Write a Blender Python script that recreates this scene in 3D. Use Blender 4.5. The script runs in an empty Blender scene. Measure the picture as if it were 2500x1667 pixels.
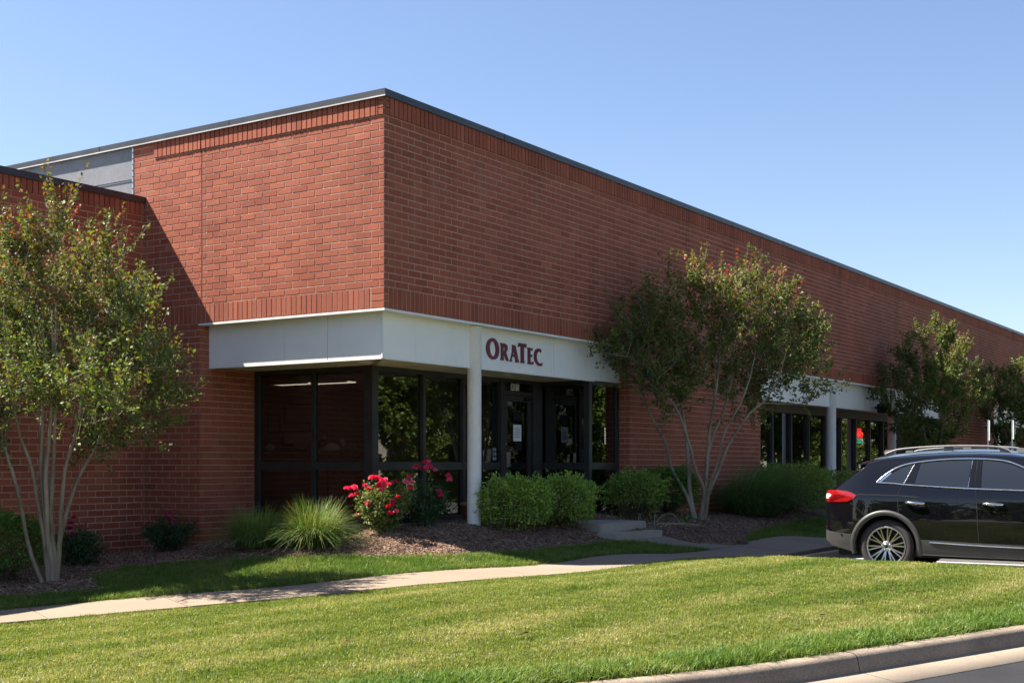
import bpy, bmesh, math, random
import numpy as np
from mathutils import Vector, Matrix, geometry as mgeo

S = bpy.context.scene
COL = S.collection
rad = math.radians

# ------------------------------------------------------------------ camera
CAMX, CAMY, EYE, YAW = -14.304, -11.635, 1.6, 0.98653
cam = bpy.data.cameras.new('camera'); camo = bpy.data.objects.new('camera', cam); COL.objects.link(camo)
camo.location = (CAMX, CAMY, EYE); camo.rotation_euler = (math.pi/2, 0, -YAW)
cam.sensor_width = 36; cam.lens = 45.355; cam.shift_y = 0.1203; cam.clip_end = 2000; cam.clip_start = .1
S.camera = camo
RGT = np.array((math.cos(YAW), -math.sin(YAW), 0)); FWD = np.array((math.sin(YAW), math.cos(YAW), 0))

# ------------------------------------------------------------------ sky, sun, exposure
LIGHT = Vector((.315, -.726, -1.0)).normalized()
world = bpy.data.worlds.new('World'); S.world = world; world.use_nodes = True
wn = world.node_tree; bg = wn.nodes['Background']
sky = wn.nodes.new('ShaderNodeTexSky'); sky.sky_type = 'NISHITA'; sky.sun_disc = False
sky.sun_elevation = math.asin(-LIGHT.z); sky.sun_rotation = math.atan2(-LIGHT.x, -LIGHT.y)
sky.air_density = 1.0; sky.dust_density = 0.5; sky.ozone_density = 3.0; sky.altitude = 100
wb_ = wn.nodes.new('ShaderNodeMix'); wb_.data_type = 'RGBA'; wb_.blend_type = 'MULTIPLY'; wb_.inputs[0].default_value = 1; wb_.inputs[7].default_value = (.98, .925, .94, 1)
wn.links.new(sky.outputs[0], wb_.inputs[6]); wn.links.new(wb_.outputs[2], bg.inputs[0]); bg.inputs[1].default_value = 0.061
sun = bpy.data.lights.new('sun', 'SUN'); suno = bpy.data.objects.new('sun', sun); COL.objects.link(suno)
sun.energy = 5.0; sun.angle = rad(.53); sun.color = (1, .93, .82)
suno.rotation_euler = LIGHT.to_track_quat('-Z', 'Y').to_euler(); suno.location = (-10, 20, 30)
vs = S.view_settings; vs.view_transform = 'Standard'; vs.look = 'None'; vs.exposure = 1.75; vs.gamma = 1; vs.use_curve_mapping = False
S.cycles.max_bounces = 8; S.cycles.transparent_max_bounces = 12; S.cycles.use_denoising = True

# ------------------------------------------------------------------ helpers
def np_mesh(name, V, faces, mat=None, col=None, smooth=False):
    """faces: list of int arrays (n,3) or (n,4)"""
    V = np.asarray(V, dtype=np.float32)
    me = bpy.data.meshes.new(name)
    faces = [np.asarray(f, dtype=np.int32) for f in faces if len(f)]
    nl = sum(f.size for f in faces); nf = sum(len(f) for f in faces)
    me.vertices.add(len(V)); me.vertices.foreach_set('co', V.ravel())
    me.loops.add(nl); me.loops.foreach_set('vertex_index', np.concatenate([f.ravel() for f in faces]))
    me.polygons.add(nf)
    tot = np.concatenate([np.full(len(f), f.shape[1], np.int32) for f in faces])
    start = np.concatenate([[0], np.cumsum(tot)[:-1]]).astype(np.int32)
    me.polygons.foreach_set('loop_start', start); me.polygons.foreach_set('loop_total', tot)
    me.polygons.foreach_set('use_smooth', np.full(nf, bool(smooth)))
    me.update(calc_edges=True)
    if col is not None:
        a = me.color_attributes.new('Col', 'FLOAT_COLOR', 'POINT')
        c = np.ones((len(V), 4), np.float32); c[:, :3] = col; a.data.foreach_set('color', c.ravel())
    if mat: me.materials.append(mat)
    return me

def link(name, me, parent=None, loc=None, rz=None):
    o = bpy.data.objects.new(name, me); COL.objects.link(o)
    if parent is not None: o.parent = parent
    if loc is not None: o.location = loc
    if rz is not None: o.rotation_euler = (0, 0, rz)
    return o

def tag(o, label=None, cat=None, group=None, kind=None):
    if label: o['label'] = label
    if cat: o['category'] = cat
    if group: o['group'] = group
    if kind: o['kind'] = kind
    return o

def thing(name, label, cat, loc=(0, 0, 0), rz=0, group=None):
    return tag(link(name, None, None, loc, rz), label, cat, group)

class MB:
    """collects polygons into one mesh"""
    def __init__(s): s.V = []; s.F = {3: [], 4: []}; s.C = []; s.n = 0
    def add(s, V, F, col=None):
        V = np.asarray(V, float).reshape(-1, 3); F = np.asarray(F, int)
        s.V.append(V); s.F[F.shape[1]].append(F + s.n); s.n += len(V)
        if col is not None:
            c = np.empty((len(V), 3)); c[:] = col; s.C.append(c)
    def box(s, x0, x1, y0, y1, z0, z1, col=None):
        V = [(x, y, z) for x in (x0, x1) for y in (y0, y1) for z in (z0, z1)]
        s.add(V, [(0, 1, 3, 2), (4, 6, 7, 5), (0, 4, 5, 1), (2, 3, 7, 6), (0, 2, 6, 4), (1, 5, 7, 3)], col)
        return s
    def bevbox(s, x0, x1, y0, y1, z0, z1, b=.01):
        bm = bmesh.new(); bmesh.ops.create_cube(bm, size=1)
        for v in bm.verts: v.co = ((x0+x1)/2+v.co.x*(x1-x0), (y0+y1)/2+v.co.y*(y1-y0), (z0+z1)/2+v.co.z*(z1-z0))
        bmesh.ops.bevel(bm, geom=bm.edges[:], offset=b, segments=2, affect='EDGES')
        bmesh.ops.triangulate(bm, faces=bm.faces[:]); bm.verts.index_update()
        s.add([v.co[:] for v in bm.verts], [[v.index for v in f.verts] for f in bm.faces]); bm.free(); return s
    def tube(s, P, R, n=5, col=None, cap=True):
        P = np.asarray(P, float); k = len(P); R = np.broadcast_to(np.asarray(R, float), (k,))
        T = np.gradient(P, axis=0); T /= np.linalg.norm(T, axis=1)[:, None] + 1e-9
        up = np.array((.3, .2, .93)) if abs(T[0][2]) < .9 else np.array((1., .1, 0))
        A = np.cross(T, up); A /= np.linalg.norm(A, axis=1)[:, None] + 1e-9; B = np.cross(T, A)
        th = np.arange(n)*2*np.pi/n
        V = P[:, None] + R[:, None, None]*(np.cos(th)[None, :, None]*A[:, None] + np.sin(th)[None, :, None]*B[:, None])
        i = np.arange(k-1)[:, None]*n; j = np.arange(n)[None]; j2 = (j+1) % n
        F = np.stack([i+j, i+j2, i+n+j2, i+n+j], -1).reshape(-1, 4)
        s.add(V.reshape(-1, 3), F, col)
        if cap and n >= 6:
            for e, o in ((0, 1), (k-1, 0)):
                c = np.concatenate([V[e], P[e:e+1]])
                f = [((a+1) % n, a, n) if o == 1 else (a, (a+1) % n, n) for a in range(n)]
                s.add(c, f, col)
        return s
    def lathe(s, prof, n=32, axis='z', c=(0, 0, 0)):
        prof = np.asarray(prof, float); th = np.arange(n)*2*np.pi/n; k = len(prof)
        X = prof[:, 0][:, None]*np.cos(th); Y = prof[:, 0][:, None]*np.sin(th); Z = np.repeat(prof[:, 1][:, None], n, 1)
        V = np.stack([X, Y, Z] if axis == 'z' else [X, Z, Y], -1).reshape(-1, 3) + np.array(c)
        i = np.arange(k-1)[:, None]*n; j = np.arange(n)[None]; j2 = (j+1) % n
        F = np.stack([i+j, i+j2, i+n+j2, i+n+j], -1).reshape(-1, 4)
        if axis != 'z': F = F[:, ::-1]
        s.add(V, F); return s
    def mesh(s, name, mat, smooth=False):
        col = np.concatenate(s.C) if s.C and sum(len(c) for c in s.C) == s.n else None
        return np_mesh(name, np.concatenate(s.V), [np.concatenate(f) for f in s.F.values() if f], mat, col, smooth)
    def build(s, name, mat, parent=None, smooth=False, loc=None, rz=None):
        return link(name, s.mesh(name, mat, smooth), parent, loc, rz)

# ------------------------------------------------------------------ materials
def nodes(name):
    m = bpy.data.materials.new(name); m.use_nodes = True; t = m.node_tree
    return m, t, t.nodes['Principled BSDF']
def N(t, typ, **kw):
    n = t.nodes.new(typ)
    for k, v in kw.items():
        if k in n.inputs: n.inputs[k].default_value = v
        else: setattr(n, k, v)
    return n
def ramp(t, fac, stops):
    r = t.nodes.new('ShaderNodeValToRGB'); e = r.color_ramp.elements
    while len(e) < len(stops): e.new(.5)
    for el, (p, c) in zip(e, stops): el.position = p; el.color = (*c, 1)
    t.links.new(fac, r.inputs[0]); return r.outputs[0]
def noise_fac(t, scale, detail=4, coord=None, stretch=None, rough=.55):
    if coord is None: coord = t.nodes.new('ShaderNodeNewGeometry').outputs['Position']
    if stretch is not None:
        mp = t.nodes.new('ShaderNodeMapping'); mp.inputs['Rotation'].default_value = (0, 0, stretch[3]); mp.inputs['Scale'].default_value = stretch[:3]
        t.links.new(coord, mp.inputs[0]); coord = mp.outputs[0]
    n = N(t, 'ShaderNodeTexNoise', Scale=scale, Detail=detail, Roughness=rough)
    t.links.new(coord, n.inputs['Vector']); return n.outputs['Fac']
def mixc(t, fac, a, b, mode='MIX'):
    m = t.nodes.new('ShaderNodeMix'); m.data_type = 'RGBA'; m.blend_type = mode
    for s, v in ((0, fac), (6, a), (7, b)):
        if hasattr(v, 'is_linked') or hasattr(v, 'links'): t.links.new(v, m.inputs[s])
        elif s == 0: m.inputs[0].default_value = v
        else: m.inputs[s].default_value = (*v, 1)
    return m.outputs[2]
def bump(t, p, fac, strength=.3, dist=.01):
    b = N(t, 'ShaderNodeBump', Strength=strength, Distance=dist); t.links.new(fac, b.inputs['Height']); t.links.new(b.outputs[0], p.inputs['Normal'])

def plain(name, c, rough=.6, var=.12, scale=3, metal=0, fine=0, spec=.5, bmp=0, coat=0):
    m, t, p = nodes(name)
    f = noise_fac(t, scale, 6)
    lo = tuple(max(0, x*(1-var*2)) for x in c); hi = tuple(min(1, x*(1+var)) for x in c)
    out = ramp(t, f, [(.3, lo), (.7, hi)])
    if fine:
        g = noise_fac(t, fine, 3)
        out = mixc(t, .5, out, ramp(t, g, [(.35, lo), (.65, hi)]))
        if bmp: bump(t, p, g, bmp, .004)
    t.links.new(out, p.inputs['Base Color']); p.inputs['Roughness'].default_value = rough
    p.inputs['Metallic'].default_value = metal; p.inputs['Specular IOR Level'].default_value = spec
    p.inputs['Coat Weight'].default_value = coat; p.inputs['Coat Roughness'].default_value = .05
    return m

def brick_mat(name, a, b, c):
    m, t, p = nodes(name)
    geo = t.nodes.new('ShaderNodeNewGeometry'); oi = t.nodes.new('ShaderNodeObjectInfo')
    ad = N(t, 'ShaderNodeMath', operation='ADD'); fr = N(t, 'ShaderNodeMath', operation='FRACT')
    t.links.new(geo.outputs['Random Per Island'], ad.inputs[0]); t.links.new(oi.outputs['Random'], ad.inputs[1]); t.links.new(ad.outputs[0], fr.inputs[0])
    base = ramp(t, fr.outputs[0], [(0, tuple(x*.80 for x in a)), (.12, a), (.55, b), (.9, c), (1, tuple(min(1, x*1.22) for x in c))])
    sp = noise_fac(t, 170, 2); sp2 = noise_fac(t, 45, 4)
    base = mixc(t, .45, base, ramp(t, sp, [(.36, tuple(x*.45 for x in b)), (.5, b), (.66, tuple(min(1, x*1.5) for x in b))]))
    big = noise_fac(t, .45, 5); stain = noise_fac(t, 1.6, 5, stretch=(1, 1, .16, 0)); pale = noise_fac(t, .9, 4, stretch=(1, 1, .5, 0))
    base = mixc(t, .9, base, ramp(t, big, [(.3, (.74, .72, .72)), (.55, (1, 1, 1)), (.8, (1.0, .96, .93))]), 'MULTIPLY')
    base = mixc(t, .8, base, ramp(t, stain, [(.28, (.66, .64, .64)), (.45, (1, 1, 1))]), 'MULTIPLY')
    base = mixc(t, ramp(t, pale, [(.60, (0, 0, 0)), (.78, (.22, .22, .22))]), base, (.46, .30, .24))
    t.links.new(base, p.inputs['Base Color']); p.inputs['Roughness'].default_value = .85; p.inputs['Specular IOR Level'].default_value = .25
    bump(t, p, sp2, .55, .006)
    return m

M = {}
M['brick'] = brick_mat('brick', (.286, .078, .044), (.332, .094, .052), (.375, .114, .064))
M['mortar'] = plain('mortar', (.52, .33, .245), .95, .22, 1.3, fine=60, bmp=.3, spec=.2)
M['coping'] = plain('coping_metal', (.036, .037, .044), .42, .25, 2, spec=.5)
M['coping_lip'] = plain('coping_lip_metal', (.55, .53, .50), .4, .15, 2)
M['white'] = plain('white_painted_metal', (.82, .81, .77), .5, .04, .8, fine=14)
M['soffit'] = plain('cream_soffit', (.74, .66, .48), .55, .08, 3)
M['column'] = plain('painted_column', (.88, .88, .88), .6, .06, 4, fine=60, bmp=.15)
M['frame'] = plain('dark_bronze_frame', (.035, .032, .030), .45, .2, 3)
M['frame_brown'] = plain('brown_header', (.075, .058, .045), .55, .15, 3)
M['conc'] = plain('concrete', (.36, .32, .26), .9, .12, 2.5, fine=120, bmp=.35, spec=.2)
M['membrane'] = plain('grey_roof_membrane', (.165, .172, .19), .7, .10, 1.6, fine=9, bmp=.25)
M['joint'] = plain('brown_sealant', (.16, .055, .04), .8, .1, 5)
M['steel'] = plain('brushed_steel', (.55, .54, .52), .3, .08, 6, metal=1)
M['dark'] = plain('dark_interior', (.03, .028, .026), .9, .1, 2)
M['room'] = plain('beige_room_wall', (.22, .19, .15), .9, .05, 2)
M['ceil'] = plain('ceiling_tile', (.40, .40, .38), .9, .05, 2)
M['carpet'] = plain('carpet', (.10, .10, .11), 1, .1, 8)
M['wood'] = plain('cabinet_wood', (.16, .10, .06), .5, .2, 4)
M['maroon'] = plain('maroon_letter', (.155, .022, .042), .45, .08, 8)
M['paper'] = plain('white_paper', (.78, .79, .80), .8, .03, 10)
M['digit'] = plain('cream_digit', (.90, .88, .78), .6, .04, 9)
M['print'] = plain('grey_print', (.28, .29, .31), .8, .1, 30)
M['black'] = plain('black_plastic', (.010, .010, .011), .5, .2, 5, spec=.25); M['gloss_black'] = plain('gloss_black_trim', (.006, .006, .007), .08, .1, 5, spec=.4)
M['terra'] = plain('terracotta', (.36, .17, .10), .8, .15, 8)
M['asph'] = plain('asphalt', (.033, .033, .036), .95, .3, 1.1, fine=120, bmp=.6, spec=.15)
M['paint'] = plain('road_paint', (.70, .70, .66), .7, .1, 6)

def fascia_mat():
    m, t, p = nodes('white_fascia_panel'); c = ramp(t, noise_fac(t, .9, 5), [(.3, (.82, .80, .74)), (.7, (.90, .885, .83))])
    st = noise_fac(t, 7, 5, stretch=(1, 1, .07, 0)); c = mixc(t, ramp(t, st, [(.62, (0, 0, 0)), (.80, (.35, .35, .35))]), c, (.52, .47, .36))
    sp = noise_fac(t, 22, 4); c = mixc(t, ramp(t, sp, [(.70, (0, 0, 0)), (.78, (.5, .5, .5))]), c, (.50, .46, .38))
    t.links.new(c, p.inputs['Base Color']); p.inputs['Roughness'].default_value = .45; bump(t, p, noise_fac(t, 1.4, 2), .12, .02); return m
M['fascia'] = fascia_mat()

def glass_mat(name, tint, ior):
    m = bpy.data.materials.new(name); m.use_nodes = True; t = m.node_tree; t.nodes.clear()
    o = t.nodes.new('ShaderNodeOutputMaterial'); tr = t.nodes.new('ShaderNodeBsdfTransparent'); tr.inputs[0].default_value = (*tint, 1)
    gl = N(t, 'ShaderNodeBsdfGlossy', Roughness=.004); gl.inputs[0].default_value = (.95, .97, 1, 1)
    lw = N(t, 'ShaderNodeLayerWeight', Blend=.5); pw = N(t, 'ShaderNodeMath', operation='POWER'); pw.inputs[1].default_value = 4.0; t.links.new(lw.outputs['Facing'], pw.inputs[0])
    fr = N(t, 'ShaderNodeMath', operation='MULTIPLY_ADD'); fr.inputs[1].default_value = 1-ior; fr.inputs[2].default_value = ior; t.links.new(pw.outputs[0], fr.inputs[0]); mx = t.nodes.new('ShaderNodeMixShader')
    b = N(t, 'ShaderNodeBump', Strength=.012, Distance=.004); t.links.new(noise_fac(t, 1.1, 0), b.inputs['Height']); t.links.new(b.outputs[0], gl.inputs['Normal'])
    t.links.new(fr.outputs[0], mx.inputs[0]); t.links.new(tr.outputs[0], mx.inputs[1]); t.links.new(gl.outputs[0], mx.inputs[2]); t.links.new(mx.outputs[0], o.inputs[0])
    return m
M['glass'] = glass_mat('tinted_window_glass', (.58, .58, .56), .11)

def bark_mat():
    m, t, p = nodes('crape_myrtle_bark')
    f = noise_fac(t, 7, 4, stretch=(1, 1, .22, 0)); c = ramp(t, f, [(.3, (.13, .095, .060)), (.5, (.26, .205, .140)), (.72, (.38, .32, .24))])
    t.links.new(c, p.inputs['Base Color']); p.inputs['Roughness'].default_value = .75; bump(t, p, noise_fac(t, 30, 4, stretch=(1, 1, .3, 0)), .4, .01)
    return m
M['bark'] = bark_mat()
def leaf_mat(name, rough=.42, trans=.32, spec=.5):
    m, t, p = nodes(name)
    a = N(t, 'ShaderNodeAttribute', attribute_name='Col'); t.links.new(a.outputs['Color'], p.inputs['Base Color'])
    p.inputs['Roughness'].default_value = rough; p.inputs['Specular IOR Level'].default_value = spec
    tl = t.nodes.new('ShaderNodeBsdfTranslucent'); t.links.new(mixc(t, 1, a.outputs['Color'], (1.5, 1.35, .6), 'MULTIPLY'), tl.inputs[0])
    mx = t.nodes.new('ShaderNodeMixShader'); mx.inputs[0].default_value = trans
    out = t.nodes['Material Output']; t.links.new(p.outputs[0], mx.inputs[1]); t.links.new(tl.outputs[0], mx.inputs[2]); t.links.new(mx.outputs[0], out.inputs[0])
    return m
M['leaf'] = leaf_mat('leaf', .5, .34, .28); M['petal'] = leaf_mat('petal', .55, .3, .3); M['twig'] = leaf_mat('dry_twig', .9, .0, .2)

STRIPE = rad(20)
def turf_mat(name, stops, stripes):
    m, t, p = nodes(name)
    f1 = noise_fac(t, .9, 5, stretch=(.35, 1.5, 1, STRIPE)) if stripes else noise_fac(t, 1.3, 5)
    if stripes:
        mp = t.nodes.new('ShaderNodeMapping'); mp.inputs['Rotation'].default_value = (0, 0, STRIPE); t.links.new(t.nodes.new('ShaderNodeNewGeometry').outputs['Position'], mp.inputs[0])
        wv = N(t, 'ShaderNodeTexWave', Scale=.30, Distortion=2.2, Detail=2.0); wv.bands_direction = 'Y'; wv.inputs['Detail Scale'].default_value = .6; t.links.new(mp.outputs[0], wv.inputs[0])  # mowing bands: sheen of leaning blades painted as lighter and darker colour
        aw = N(t, 'ShaderNodeMath', operation='MULTIPLY_ADD'); aw.inputs[1].default_value = .13; t.links.new(wv.outputs['Fac'], aw.inputs[0]); t.links.new(f1, aw.inputs[2])
        sb = N(t, 'ShaderNodeMath', operation='SUBTRACT'); sb.inputs[1].default_value = .065; t.links.new(aw.outputs[0], sb.inputs[0]); f1 = sb.outputs[0]
    oi = t.nodes.new('ShaderNodeObjectInfo'); f3 = noise_fac(t, 7, 3)
    ad = N(t, 'ShaderNodeMath', operation='MULTIPLY_ADD'); ad.inputs[1].default_value = .28; t.links.new(oi.outputs['Random'], ad.inputs[0]); t.links.new(f1, ad.inputs[2])
    ad2 = N(t, 'ShaderNodeMath', operation='MULTIPLY_ADD'); ad2.inputs[1].default_value = .30; t.links.new(f3, ad2.inputs[0]); t.links.new(ad.outputs[0], ad2.inputs[2])
    c = ramp(t, ad2.outputs[0], stops)
    a = N(t, 'ShaderNodeAttribute', attribute_name='Col'); c = mixc(t, 1, c, a.outputs['Color'], 'MULTIPLY')
    t.links.new(c, p.inputs['Base Color']); p.inputs['Roughness'].default_value = .5; p.inputs['Specular IOR Level'].default_value = .35
    tl = t.nodes.new('ShaderNodeBsdfTranslucent'); t.links.new(mixc(t, 1, c, (1.4, 1.3, .7), 'MULTIPLY'), tl.inputs[0])
    mx = t.nodes.new('ShaderNodeMixShader'); mx.inputs[0].default_value = .35
    t.links.new(p.outputs[0], mx.inputs[1]); t.links.new(tl.outputs[0], mx.inputs[2]); t.links.new(mx.outputs[0], t.nodes['Material Output'].inputs[0])
    return m
M['turf'] = turf_mat('mown_turf', [(.46, (.066, .124, .014)), (.68, (.132, .190, .026)), (.90, (.220, .250, .064)), (1, (.32, .32, .13))], True)
M['turf_lush'] = turf_mat('lush_turf', [(.45, (.062, .128, .018)), (.75, (.105, .185, .030)), (1, (.18, .225, .055))], False)
M['soil'] = plain('turf_soil', (.075, .075, .028), 1, .3, 6, fine=60, spec=.1)
M['mulch'] = plain('mulch', (.165, .104, .073), 1, .35, 5, fine=70, bmp=.8, spec=.15)
def chip_mat():
    m, t, p = nodes('mulch_chip'); oi = t.nodes.new('ShaderNodeObjectInfo')
    t.links.new(ramp(t, oi.outputs['Random'], [(0, (.105, .064, .044)), (.6, (.235, .148, .104)), (.9, (.34, .23, .165)), (1, (.47, .36, .27))]), p.inputs['Base Color'])
    p.inputs['Roughness'].default_value = .95; p.inputs['Specular IOR Level'].default_value = .15
    return m
M['chip'] = chip_mat()

# ------------------------------------------------------------------ terrain height
CT = np.array([(-9,2.9,-.15),(-5.4,1.16,-.04),(-2.3,-.35,.07),(.95,-1.88,.18),(4.2,-2.45,.18),(10,-2.95,.18),(20,-3,.18),(45,-3,.18),
(-9.5,1.8,-.15),(-5.9,.1,-.04),(-2.8,-1.45,.07),(.6,-3.05,.18),(4.2,-3.65,.18),(10,-4.15,.18),(20,-4.2,.18),(45,-4.2,.18),
(2.3,-4.8,.35),(.3,-4.6,.33),(-3,-3.6,.24),(-6,-3,.12),(2.3,-6,.34),(2.0,-8.2,.33),(0,-7,.34),(-3,-6,.27),(-6,-5.2,.19),(-10,-3,.08),
(-9.5,-5.9,.17),(-7,-7.3,.17),(-5.77,-7.95,.17),(-4,-8.55,.17),(-2.15,-9.1,.17),(0,-9.9,.17),(1.5,-10.6,.17),(-14,-3,.1),
(0,5.05,.2),(-3,5.05,.06),(-6,5.05,-.04),(-9,5.05,-.1),(0,3.75,.32),(.6,3.75,.42),(1.25,3.4,.52),(1.25,1.25,.64),(3.3,1.27,.66),(2.3,.1,.6),(0.2,1.2,.5),
(4,-1.2,.48),(3.8,-1.75,.32),(5.7,-1.75,.32),(5.8,-1.0,.55),(7.3,.1,.66),(7.5,-1.35,.56),(10,0,.62),(13.7,0,.62),(11,-1.5,.45),(20,0,.6),(20,-1.5,.42),(45,0,.6),(45,-1.5,.42),
(-3.9,2.3,.12),(-6,2.6,-.0)])
def _phi(r2): return np.where(r2 > 0, r2*np.log(np.maximum(r2, 1e-12)), 0)
_n = len(CT); _P = CT[:, :2]; _Q = np.c_[np.ones(_n), _P]
_W = np.linalg.solve(np.block([[_phi(((_P[:, None]-_P[None])**2).sum(-1)) + np.eye(_n)*.02, _Q], [_Q.T, np.zeros((3, 3))]]), np.r_[CT[:, 2], 0, 0, 0])
def Hs(P):
    P = np.asarray(P, float)
    return _phi(((P[:, None]-_P[None])**2).sum(-1)) @ _W[:-3] + _W[-3] + P @ _W[-2:]
    
def H(x, y): return float(Hs([(x, y)])[0])
def G(x, y, dz=0): return (x, y, H(x, y)+dz)

def inside(P, poly):
    poly = np.asarray(poly); x, y = P[:, 0], P[:, 1]; c = np.zeros(len(P), bool); j = len(poly)-1
    for i in range(len(poly)):
        xi, yi = poly[i]; xj, yj = poly[j]
        c ^= ((yi > y) != (yj > y)) & (x < (xj-xi)*(y-yi)/(yj-yi+1e-12)+xi); j = i
    return c
def densify(poly, step, closed=True):
    out = []; n = len(poly)
    for i in range(n if closed else n-1):
        a = np.array(poly[i], float); b = np.array(poly[(i+1) % n], float); k = max(1, int(np.linalg.norm(b-a)/step))
        out += [tuple(a+(b-a)*t/k) for t in range(k)]
    if not closed: out.append(tuple(poly[-1]))
    return out
def tri_poly(poly, step, jit=.3, seed=1):
    """2D polygon -> verts, tris with an interior grid"""
    B = densify(poly, step); Bn = np.array(B)
    lo, hi = Bn.min(0), Bn.max(0); rng = np.random.default_rng(seed)
    gx, gy = np.meshgrid(np.arange(lo[0], hi[0], step), np.arange(lo[1], hi[1], step))
    g = np.c_[gx.ravel(), gy.ravel()] + rng.uniform(-jit, jit, (gx.size, 2))*step
    g = g[inside(g, poly)]
    if len(g):
        d = np.full(len(g), 9e9)
        for i in range(0, len(Bn), 400): d = np.minimum(d, np.sqrt(((g[:, None]-Bn[None, i:i+400])**2).sum(-1)).min(1))
        g = g[d > step*.45]
    V = [Vector(p) for p in B] + [Vector(p) for p in g]
    r = mgeo.delaunay_2d_cdt(V, [], [list(range(len(B)))], 1, 1e-6)
    P = np.array([v[:] for v in r[0]]); F = np.array([f for f in r[2] if len(f) == 3])
    a, b, c = P[F[:, 0]], P[F[:, 1]], P[F[:, 2]]
    cr = (b-a)[:, 0]*(c-a)[:, 1]-(b-a)[:, 1]*(c-a)[:, 0]; F[cr < 0] = F[cr < 0][:, ::-1]
    return P, F
def terrain(name, poly, mat, step=.25, dz=0, rough=0, seed=1, fn=None):
    P, F = tri_poly(poly, step, seed=seed)
    z = (Hs(P) if fn is None else fn(P)) + dz
    if rough: z = z + np.random.default_rng(seed).normal(0, rough, len(z))
    return link(name, np_mesh(name, np.c_[P, z], [F], mat, None, True))

def offset_line(L, d):
    L = np.asarray(L, float); T = np.gradient(L, axis=0); T /= np.linalg.norm(T, axis=1)[:, None]
    return L + np.c_[T[:, 1], -T[:, 0]]*d
def smooth_line(L, step):
    L = np.asarray(L, float); out = []
    for i in range(len(L)-1):
        p0 = L[max(i-1, 0)]; p1 = L[i]; p2 = L[i+1]; p3 = L[min(i+2, len(L)-1)]
        k = max(1, int(np.linalg.norm(p2-p1)/step))
        for t in np.arange(k)/k:
            out.append(.5*((2*p1)+(p2-p0)*t+(2*p0-5*p1+4*p2-p3)*t*t+(3*p1-p0-3*p2+p3)*t**3))
    out.append(L[-1]); return np.array(out)

FAR = smooth_line([(-16,6.1),(-9,2.9),(-5.4,1.16),(-2.3,-.36),(.95,-1.88),(2.3,-2.2),(4.2,-2.45),(10,-2.93),(20,-3),(45,-3)], .3)   # sidewalk, building side
NEAR = offset_line(FAR, 1.2)
CURB = smooth_line([(-17,-.6),(-12,-4.1),(-9.5,-5.9),(-7,-7.33),(-5.77,-7.93),(-4,-8.52),(-2.15,-9.1),(0,-9.75),(3,-10.9),(8,-13.5)], .25)  # lawn side of the kerb
LOTX = 2.55
def cut(L, x0, x1): return [tuple(p) for p in L if x0 <= p[0] <= x1]

# big sheet to the horizon
me = np_mesh('ground', [(-600,-600,-.45),(600,-600,-.45),(600,600,-.45),(-600,600,-.45)], [[(0,1,2,3)]], plain('distant_ground', (.12,.145,.06), 1, .3, .05, fine=2))
tag(link('ground', me), kind='structure')

# lawn between the kerb and the sidewalk
lawn_poly = cut(NEAR, -15, 3.0) + [(3.0,-4.35),(LOTX,-4.7),(LOTX-.02,-8),(LOTX+.1,-10.5)] + cut(CURB, -15, 2.2)[::-1]
lawn = terrain('lawn', lawn_poly, M['soil'], .3, -.012, .006); tag(lawn, kind='structure')
strip_poly = cut(FAR, -14, 5.2) + [(5.41,-2.47),(4.5,-1.72),(3.86,-1.6),(2.66,-1.54),(1.73,-1.32),(.53,-.78),(-.19,-.24),(-.99,.94),(-1.84,2.08),(-2.59,2.45),(-3.3,2.15),(-3.62,1.75),(-3.84,1.25),(-4.1,1.2),(-4.46,1.52),(-4.95,1.82),(-7,2.85),(-14,6.2)]
strip = terrain('grass_strip', strip_poly, M['soil'], .2, -.012, .006); tag(strip, kind='structure')
strip2_poly = [(5.95,-2.68),(6.6,-2.62),(7.46,-2.42),(10.29,-1.83),(13.08,-1.81),(45,-1.81)] + cut(FAR, 6.2, 44.9)[::-1]
strip2 = terrain('grass_strip', strip2_poly, M['soil'], .3, -.012, .006); tag(strip2, kind='structure')
bed_poly = [(-14,6.2),(-7,2.85),(-4.95,1.82),(-4.46,1.52),(-4.1,1.2),(-3.84,1.25),(-3.62,1.75),(-3.3,2.15),(-2.59,2.45),(-1.84,2.08),(-.99,.94),(-.19,-.24),(.53,-.78),(1.73,-1.32),(2.66,-1.54),(3.86,-1.6),(4.0,-1.45),(5.6,-1.45),(5.75,-2.05),(5.95,-2.68),(6.6,-2.62),(7.46,-2.42),(10.29,-1.83),(13.08,-1.81),(14,-1.81),(14,1.0),(7.4,1.0),(7.2,1.35),(1.35,1.35),(1.3,3.85),(.1,3.85),(.1,5.15),(-14,6.4)]
bed_poly[-1] = (-13.9, 6.5); bed_poly.insert(-1, (-6, 5.15))
def bed_h(P):
    r = np.random.default_rng(5); z = Hs(P)
    for k in range(14):
        a = r.uniform(0, 6.28); w = r.uniform(2, 9); z = z + .011*np.sin(w*(P[:, 0]*math.cos(a)+P[:, 1]*math.sin(a))+r.uniform(0, 6))*(3/w)**.5
    return z
bed = terrain('mulch_bed', bed_poly, M['mulch'], .12, .0, .010, 3, bed_h); tag(bed, kind='structure')
tag(terrain('mulch_bed', [(14,-1.81),(45,-1.81),(45,1.0),(14,1.0)], M['mulch'], .5), kind='structure')

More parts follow.
